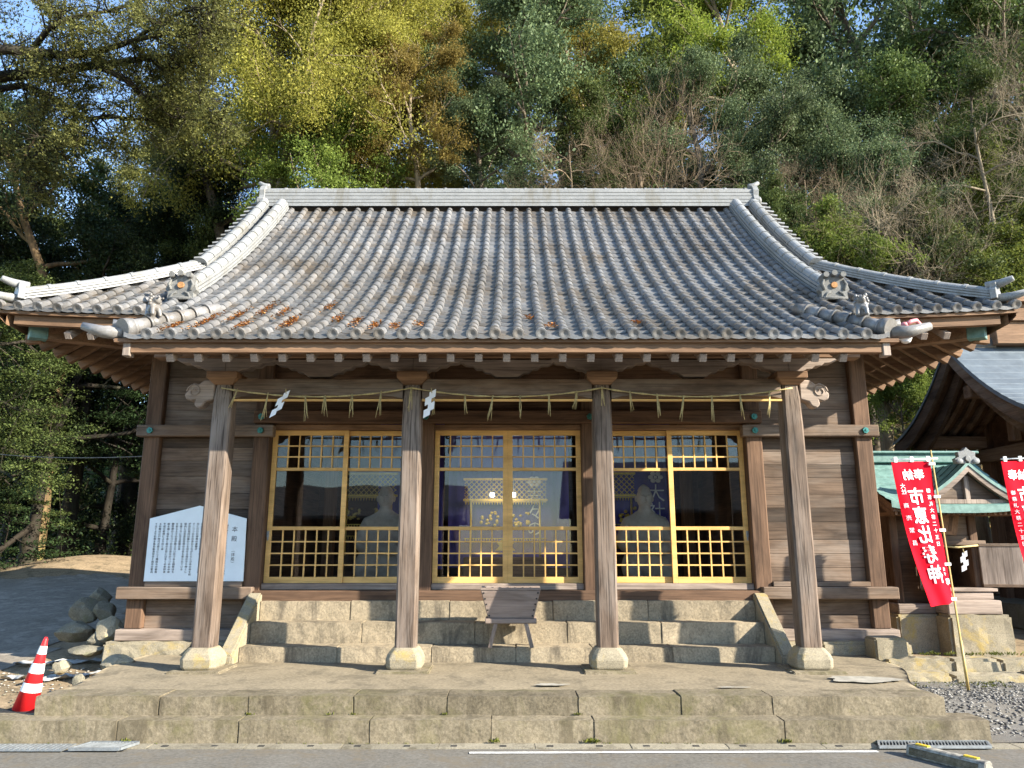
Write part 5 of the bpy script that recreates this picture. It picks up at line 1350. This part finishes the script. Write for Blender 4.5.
def plant(name, key, px, Y, top, width, leaf, bark, label, cat='tree', group=None, rot=None, minh=1.2):
    tr, lf, r, zt = TPL[key]; p = at(px, top, Y); gz = T(p.x, Y)
    H = max(minh, p.z - gz); dpt = Y * math.cos(PITCH) + (p.z - CZ) * math.sin(PITCH); s = (width / 2) * dpt / F / r
    h = min(H / zt, s * 1.3); s = min(s, h * 1.5)
    zb = max(0, H - h * zt)          # the crown starts this far up a straight bole
    t = thing(name, label, cat, (p.x, Y, gz), group)
    t.rotation_euler.z = rot if rot is not None else random.uniform(0, 6.28)
    o = bpy.data.objects.new('trunk', tr); COL.objects.link(o); o.parent = t; o.scale = (s, s, h); o.location.z = zb
    o.material_slots[0].link = 'OBJECT'; o.material_slots[0].material = M[bark]
    if zb > .3:
        mb = MB(); rb = .024 * s; n = 5
        mb.tube([(.05 * math.sin(k * 2.1) * min(1, zb * .2) * (1 if 0 < k < n else 0), .04 * math.cos(k * 1.7) * (1 if 0 < k < n else 0), (zb + .02 * h) * k / n - .1 * (k == 0)) for k in range(n + 1)], [rb * (1.5 - .5 * k / n) for k in range(n + 1)], 8, cap=False)
        me = trunk_mesh('bole_mesh', mb); me.materials[0] = M[bark]; q = bpy.data.objects.new('bole', me); COL.objects.link(q); q.parent = t
    if lf:
        o = bpy.data.objects.new('crown', lf); COL.objects.link(o); o.parent = t; o.scale = (s, s, h); o.location.z = zb
        o.material_slots[0].link = 'OBJECT'; o.material_slots[0].material = M[leaf]
    return t
random.seed(77)
G1, G2, G3, G4 = 'dark evergreens in the left wood', 'leafy trees behind the hall', 'bare trees and thickets on the slope', 'bushes on the right slope'
for a in [
 ('evergreen_tree', 'dense', 168, 32, 92, 120, 'l_olive', 'bark', 'rounded olive green tree standing beyond the crooked dark limbs', 'tree', G1),
 ('evergreen_tree', 'dense', 60, 30, 185, 190, 'l_dark', 'barkdark', 'dark evergreen above the left corner of the roof, left of the others', 'tree', G1),
 ('evergreen_tree', 'broad1', 165, 27, 165, 190, 'l_dark', 'barkdark', 'dark evergreen behind the left hip ridge', 'tree', G1),
 ('evergreen_tree', 'broad2', 225, 25, 140, 130, 'l_dark', 'barkdark', 'dark evergreen beside the left end of the main ridge', 'tree', G1),
 ('leaning_tree', 'leaning', 262, 21.5, 40, 230, 'l_olive', 'bark', 'mossy tree leaning left over the left end of the ridge', 'tree', None, .1),
 ('evergreen_tree', 'layered', -15, 18.5, 270, 220, 'l_dark', 'barkdark', 'light green evergreen with flat layered sprays at the left edge', 'tree', G1),  # shade painted in: mid green tree given darker leaves and bark
 ('evergreen_tree', 'layered', 62, 21, 300, 230, 'l_deep', 'barkdark', 'dark layered evergreen behind the light green sprays under the left eave', 'tree', G1),
 ('mossy_tree', 'leaning', 92, 22.5, 120, 190, 'l_deep', 'barkbrown', 'tree with a crooked mossy trunk, sunlit brown at its foot, left of the hall', 'tree', None, 1.0),
 ('evergreen_tree', 'dense', 20, 26, 260, 190, 'l_deep', 'barkdark', 'low dark evergreen at the end of the path by the left edge', 'tree', G1),
 ('evergreen_tree', 'dense', 125, 25.5, 330, 150, 'l_deep', 'barkdark', 'low dark evergreen showing just left of the corner post', 'tree', G1),
 ('evergreen_tree', 'broad2', -60, 24, 60, 240, 'l_deep', 'barkdark', 'tall dark evergreen reaching in from the left picture edge', 'tree', G1),
 ('yellowing_tree', 'twin', 292, 20.5, -55, 230, 'l_yel', 'barkpale', 'thin yellow green tree with twin pale trunks left of centre', 'tree', G2, .4),
 ('yellowing_tree', 'twin', 350, 20.8, -40, 200, 'l_yel', 'barkpale', 'yellow green tree with forking pale trunk right of the twin trunks', 'tree', G2, 2.0),
 ('yellowing_tree', 'broad2', 402, 22, -50, 190, 'l_yel', 'barkpale', 'tall golden green crown with rusty tints above the left half of the ridge', 'tree', G2),
 ('yellowing_tree', 'broad1', 425, 19.8, 55, 120, 'l_gold', 'barkpale', 'small rusty leaved tree just above the ridge, left of the blue green evergreen', 'tree', G2),
 ('yellowing_tree', 'dense', 325, 19.6, 75, 150, 'l_mid', 'barkpale', 'low green tree at the foot of the twin pale trunks, just above the ridge', 'tree', G2),
 ('yellowing_tree', 'broad2', 375, 24, 20, 190, 'l_yel', 'barkpale', 'broad yellow green tree behind the forking pale trunk', 'tree', G2),
 ('yellowing_tree', 'dense', 450, 25, -30, 150, 'l_yel', 'barkpale', 'golden green tree beside the thick blue green evergreen', 'tree', G2),
 ('broadleaf_tree', 'dense', 610, 21, 100, 120, 'l_dark', 'bark', 'dark green tree low behind the reddish bare tree', 'tree', G2),
 ('evergreen_tree', 'dense', 110, 23.5, 195, 170, 'l_deep', 'barkdark', 'black green evergreen over the left half of the left hip ridge', 'tree', G1),
 ('evergreen_tree', 'dense', 205, 23, 175, 130, 'l_deep', 'barkdark', 'black green evergreen against the left gable edge', 'tree', G1),
 ('broadleaf_tree', 'dense', 518, 22, -45, 190, 'l_blue', 'bark', 'thick blue green evergreen above the middle of the ridge', 'tree', G2),
 ('broadleaf_tree', 'broad1', 486, 19.8, 75, 110, 'l_blue', 'bark', 'shorter blue green tree touching the ridge near its middle', 'tree', G2),
 ('broadleaf_tree', 'broad1', 590, 23, 8, 140, 'l_yel', 'barkpale', 'olive yellow crown right of the blue green evergreen', 'tree', G2),
 ('broadleaf_tree', 'dense', 560, 28, -60, 160, 'l_yel', 'bark', 'tall far yellowish tree at the top edge above the middle of the roof', 'tree', G2),
 ('broadleaf_tree', 'dense', 660, 27, -45, 190, 'l_mid', 'bark', 'tall dark green tree behind the brown bare tree', 'tree', G2),
 ('broadleaf_tree', 'broad2', 735, 23.5, -40, 150, 'l_lime', 'barkpale', 'bright lime green tree at the top edge right of centre', 'tree', G2),
 ('bare_tree', 'bare1', 645, 19.3, 95, 200, None, 'twig', 'brown bare tree with fine reddish twigs above the right half of the ridge', 'bare tree', G3),
 ('bare_tree', 'bare2', 575, 18.6, 135, 130, None, 'twig', 'low bare thicket at the ridge just right of its middle', 'bare tree', G3),
 ('broadleaf_tree', 'dense', 870, 27, -70, 260, 'l_blue', 'bark', 'dark blue green crown at the top of the right slope', 'tree', G2),
 ('broadleaf_tree', 'broad1', 805, 22, 62, 190, 'l_blue', 'bark', 'dark broad crown in the middle of the right slope', 'tree', G2),
 ('broadleaf_tree', 'dense', 752, 20, 108, 150, 'l_blue', 'bark', 'dark evergreen behind the right end of the ridge', 'tree', G2),
 ('broadleaf_tree', 'broad2', 895, 21.5, 70, 190, 'l_dark', 'bark', 'dull green crown left of the pale twigs on the right slope', 'tree', G2),
 ('broadleaf_tree', 'broad2', 985, 23, -10, 200, 'l_dark', 'bark', 'dark tree at the upper right corner behind the pale twigs', 'tree', G2),
 ('broadleaf_tree', 'dense', 1060, 25, -60, 260, 'l_mid', 'bark', 'tall green tree cut by the right picture edge', 'tree', G2),
 ('bare_tree', 'bare2', 985, 17.6, 105, 230, None, 'twigpale', 'large pale bare thicket spreading over the upper right slope', 'bare tree', G3, .3),
 ('bare_tree', 'bare1', 1035, 20, 0, 200, None, 'twigpale', 'tall pale bare tree at the right picture edge', 'bare tree', G3),
 ('bare_tree', 'bare2', 860, 16.8, 195, 190, None, 'twigpale', 'tangled straw coloured thicket above the right hip ridge', 'bare tree', G3, 3.3),
 ('bare_tree', 'bare1', 935, 16.3, 190, 190, None, 'twigpale', 'arching pale bare shrub above the right eave corner', 'bare tree', G3),
 ('bare_tree', 'bare2', 800, 17.4, 168, 120, None, 'twig', 'brown thicket just right of the ridge end', 'bare tree', G3),
 ('broadleaf_tree', 'dense', 840, 19, 120, 150, 'l_blue', 'bark', 'rounded dark crown low in the middle of the right slope', 'tree', G2),
 ('broadleaf_tree', 'broad1', 935, 19.5, 95, 150, 'l_dark', 'bark', 'rounded dull green crown above the arching pale shrub', 'tree', G2),
 ('broadleaf_tree', 'dense', 1010, 19, 150, 150, 'l_mid', 'bark', 'green crown by the right edge above the bushes', 'tree', G2),
 ('broadleaf_tree', 'broad2', 700, 20.5, 60, 130, 'l_blue', 'bark', 'dark green crown right of the reddish bare tree', 'tree', G2),
 ('bush', 'bush', 835, 16.4, 212, 110, 'l_mid', 'bark', 'green bush above the right descending ridge', 'bush', G4),
 ('bush', 'bush', 905, 16.6, 205, 130, 'l_dark', 'bark', 'dark bush under the arching pale shrub', 'bush', G4),
 ('bush', 'bush', 985, 15.9, 235, 130, 'l_mid', 'bark', 'leafy green bush above the right eave tip', 'bush', G4),
 ('bush', 'bush', 1035, 16.2, 215, 120, 'l_mid', 'bark', 'green bush at the right picture edge above the brown roof ridge', 'bush', G4),
 ('bush', 'bush', 765, 17.4, 185, 90, 'l_dark', 'bark', 'small dark bush touching the right end of the ridge', 'bush', G4),
 ('bush', 'bush', 895, 16.1, 352, 90, 'l_mid', 'bark', 'low green bush on the bank between the two roofs', 'bush', G4),
 ('bush', 'bush', 930, 16.9, 330, 70, 'l_dark', 'bark', 'small dark bush on the bank beside the sanctuary gable', 'bush', G4),
]:
    kw = dict(zip(('name', 'key', 'px', 'Y', 'top', 'width', 'leaf', 'bark', 'label', 'cat', 'group', 'rot'), a))
    if kw['leaf'] == 'l_lime' and 'l_lime' not in M: M['l_lime'] = leafmat('lime_green_leaves', (.09, .13, .018), (.27, .30, .05), .45)
    if kw['bark'] == 'barkbrown' and 'barkbrown' not in M: M['barkbrown'] = wood('brown_mossy_bark', (.07, .045, .022), (.20, .13, .065), 'z', grey=(.12, .14, .03), isl=.1)
    plant(**kw)
# the overhanging tree at the upper left: a trunk outside the frame and long crooked limbs
def overhang():
    rnd = random.Random(12); mb = MB(); tips = []
    base = at(-190, 384, 15.5); bx = base.x; g = T(bx, 15.5)
    t = thing('evergreen_tree', 'spreading evergreen with dark crooked limbs against the blue sky at the upper left', 'tree', (bx, 15.5, g))
    mb.tube([(bx, 15.5, g - .1), (bx + .1, 15.5, g + 4), (bx - .1, 15.4, g + 8), (bx + .2, 15.5, g + 12), (bx + .3, 15.5, g + 16)], [.5, .42, .36, .26, .12], 12)
    L = [([(-185, 120), (-90, 90), (-10, 78), (40, 72), (90, 66), (125, 62), (160, 55), (180, 60)], 15.3, .17),
         ([(-185, 80), (-80, 60), (-5, 48), (35, 52), (70, 56), (105, 50), (140, 38), (185, 30), (205, 42)], 14.6, .14),
         ([(95, 66), (122, 76), (140, 92), (150, 106), (172, 116), (195, 122), (222, 118)], 15.4, .085),
         ([(-180, 150), (-60, 110), (10, 82), (45, 92), (72, 110), (80, 120), (110, 116), (140, 120), (170, 122)], 15.8, .10),
         ([(30, 54), (42, 36), (56, 22), (84, 14), (120, 10), (165, -8)], 14.6, .08),
         ([(-185, 40), (-60, 10), (20, -12), (90, -25), (160, -35), (220, -25)], 15.2, .12),
         ([(140, 36), (160, 22), (190, 8), (205, 12), (215, 26)], 14.4, .05),
         ([(-185, 190), (-70, 160), (-10, 150), (25, 168), (40, 190)], 16.5, .09),
         ([(75, 116), (62, 140), (46, 152), (20, 160)], 15.8, .045)]
    for pl, Y, r in L:
        P = [at(x, y, Y + .5 * math.sin(k * 1.3 + Y)) for k, (x, y) in enumerate(pl)]
        # smooth the polyline a little
        Q = [P[0]]
        for a, b2 in zip(P[:-1], P[1:]): Q += [a * .67 + b2 * .33, a * .33 + b2 * .67]
        Q.append(P[-1]); n = len(Q)
        mb.tube(Q, [r * (1 - .8 * k / (n - 1)) for k in range(n)], 8)
        for k in range(max(2, int(n * .3)), n):
            for m in range(5):
                d = Vector((rnd.uniform(-.3, 1), rnd.gauss(0, .9), rnd.gauss(.05, .55))).normalized(); ln = rnd.uniform(.4, 1.1) * (.6 if k > n * .8 else 1); p = Q[k].copy(); pts = [p.copy()]
                for s in range(4):
                    d = (d + Vector((rnd.gauss(0, .3), rnd.gauss(0, .3), rnd.gauss(-.05, .25)))).normalized(); p = p + d * ln / 4; pts.append(p.copy())
                    for u in range(2):
                        e = (d + Vector((rnd.gauss(0, .7), rnd.gauss(0, .7), rnd.gauss(0, .5)))).normalized(); q = p + e * rnd.uniform(.2, .45); mb.tube([p, q], [.008, .004], 3, cap=False); tips.append(tuple(q - Vector((bx, 15.5, g))))
                mb.tube(pts, [.022, .017, .013, .01, .006], 4, cap=False)
    mb.build('trunk', 'barkdark', t, recalc=False)
    tp = np.array(tips); tp = tp[np.random.RandomState(4).rand(len(tp)) < .34]
    me = leaf_mesh('crown_mesh', tp, 60, .14, .08, .032, 21, droop=.06, squash=.45); me.materials[0] = M['l_pine']
    o = bpy.data.objects.new('crown', me); COL.objects.link(o); o.parent = t
M['l_pine'] = leafmat('grey_green_needles', (.032, .042, .014), (.20, .19, .06), .3)  # darker mix of the olive needles, backlit shade put into the colour
overhang()
# far wood and ground cover that nobody could count
def scatter(name, n, gen, L, w, mat, label, cat):
    rs = np.random.RandomState(5); pts = np.array([gen(rs) for _ in range(n)])
    me = leaf_mesh(name, pts, 9, .22, L, w, 12, upb=.6, squash=.9)
    me.materials[0] = M[mat]; o = bpy.data.objects.new(name, me); COL.objects.link(o); return tag(o, label, cat, kind='stuff')
def g1(rs):
    while 1:
        y = 15.2 + rs.rand() ** 1.5 * 26; x = rs.uniform(-20, 24)
        if x < -4 and y < 24: continue
        if x > 7.8 and y < 16.5: continue
        return (x, y, T(x, y) + .1 + rs.rand() ** 2 * 1.2)
scatter('undergrowth', 9000, g1, .13, .07, 'l_dark', 'dark leafy undergrowth covering the slope behind the hall', 'undergrowth')
def g2(rs):
    while 1:
        y = 15.3 + rs.rand() * 6; x = rs.uniform(5, 18)
        if x > 7.8 and y < 16.3: continue
        return (x, y, T(x, y) + .02 + rs.rand() ** 2 * .15)
scatter('leaf_litter', 2500, g2, .09, .05, 'l_gold', 'dry fallen leaves and grass on the right bank', 'leaves')
def g3(rs): 
    x = rs.uniform(-70, 50); y = rs.uniform(36, 56); return (x, y, T(x, y) + rs.rand() * (4.5 if x < -12 else 15) * (.8 + .4 * math.sin(x * .35)))
rs_ = None
def far(name):
    rs = np.random.RandomState(9); pts = np.array([g3(rs) for _ in range(9000)])
    me = leaf_mesh(name, pts, 12, .6, .42, .24, 13, upb=.6, squash=.9); me.materials[0] = M['l_dark']; o = bpy.data.objects.new(name, me); COL.objects.link(o); tag(o, 'distant dark wood closing the view beyond the left trees', 'wood', kind='stuff')
far('distant_wood')
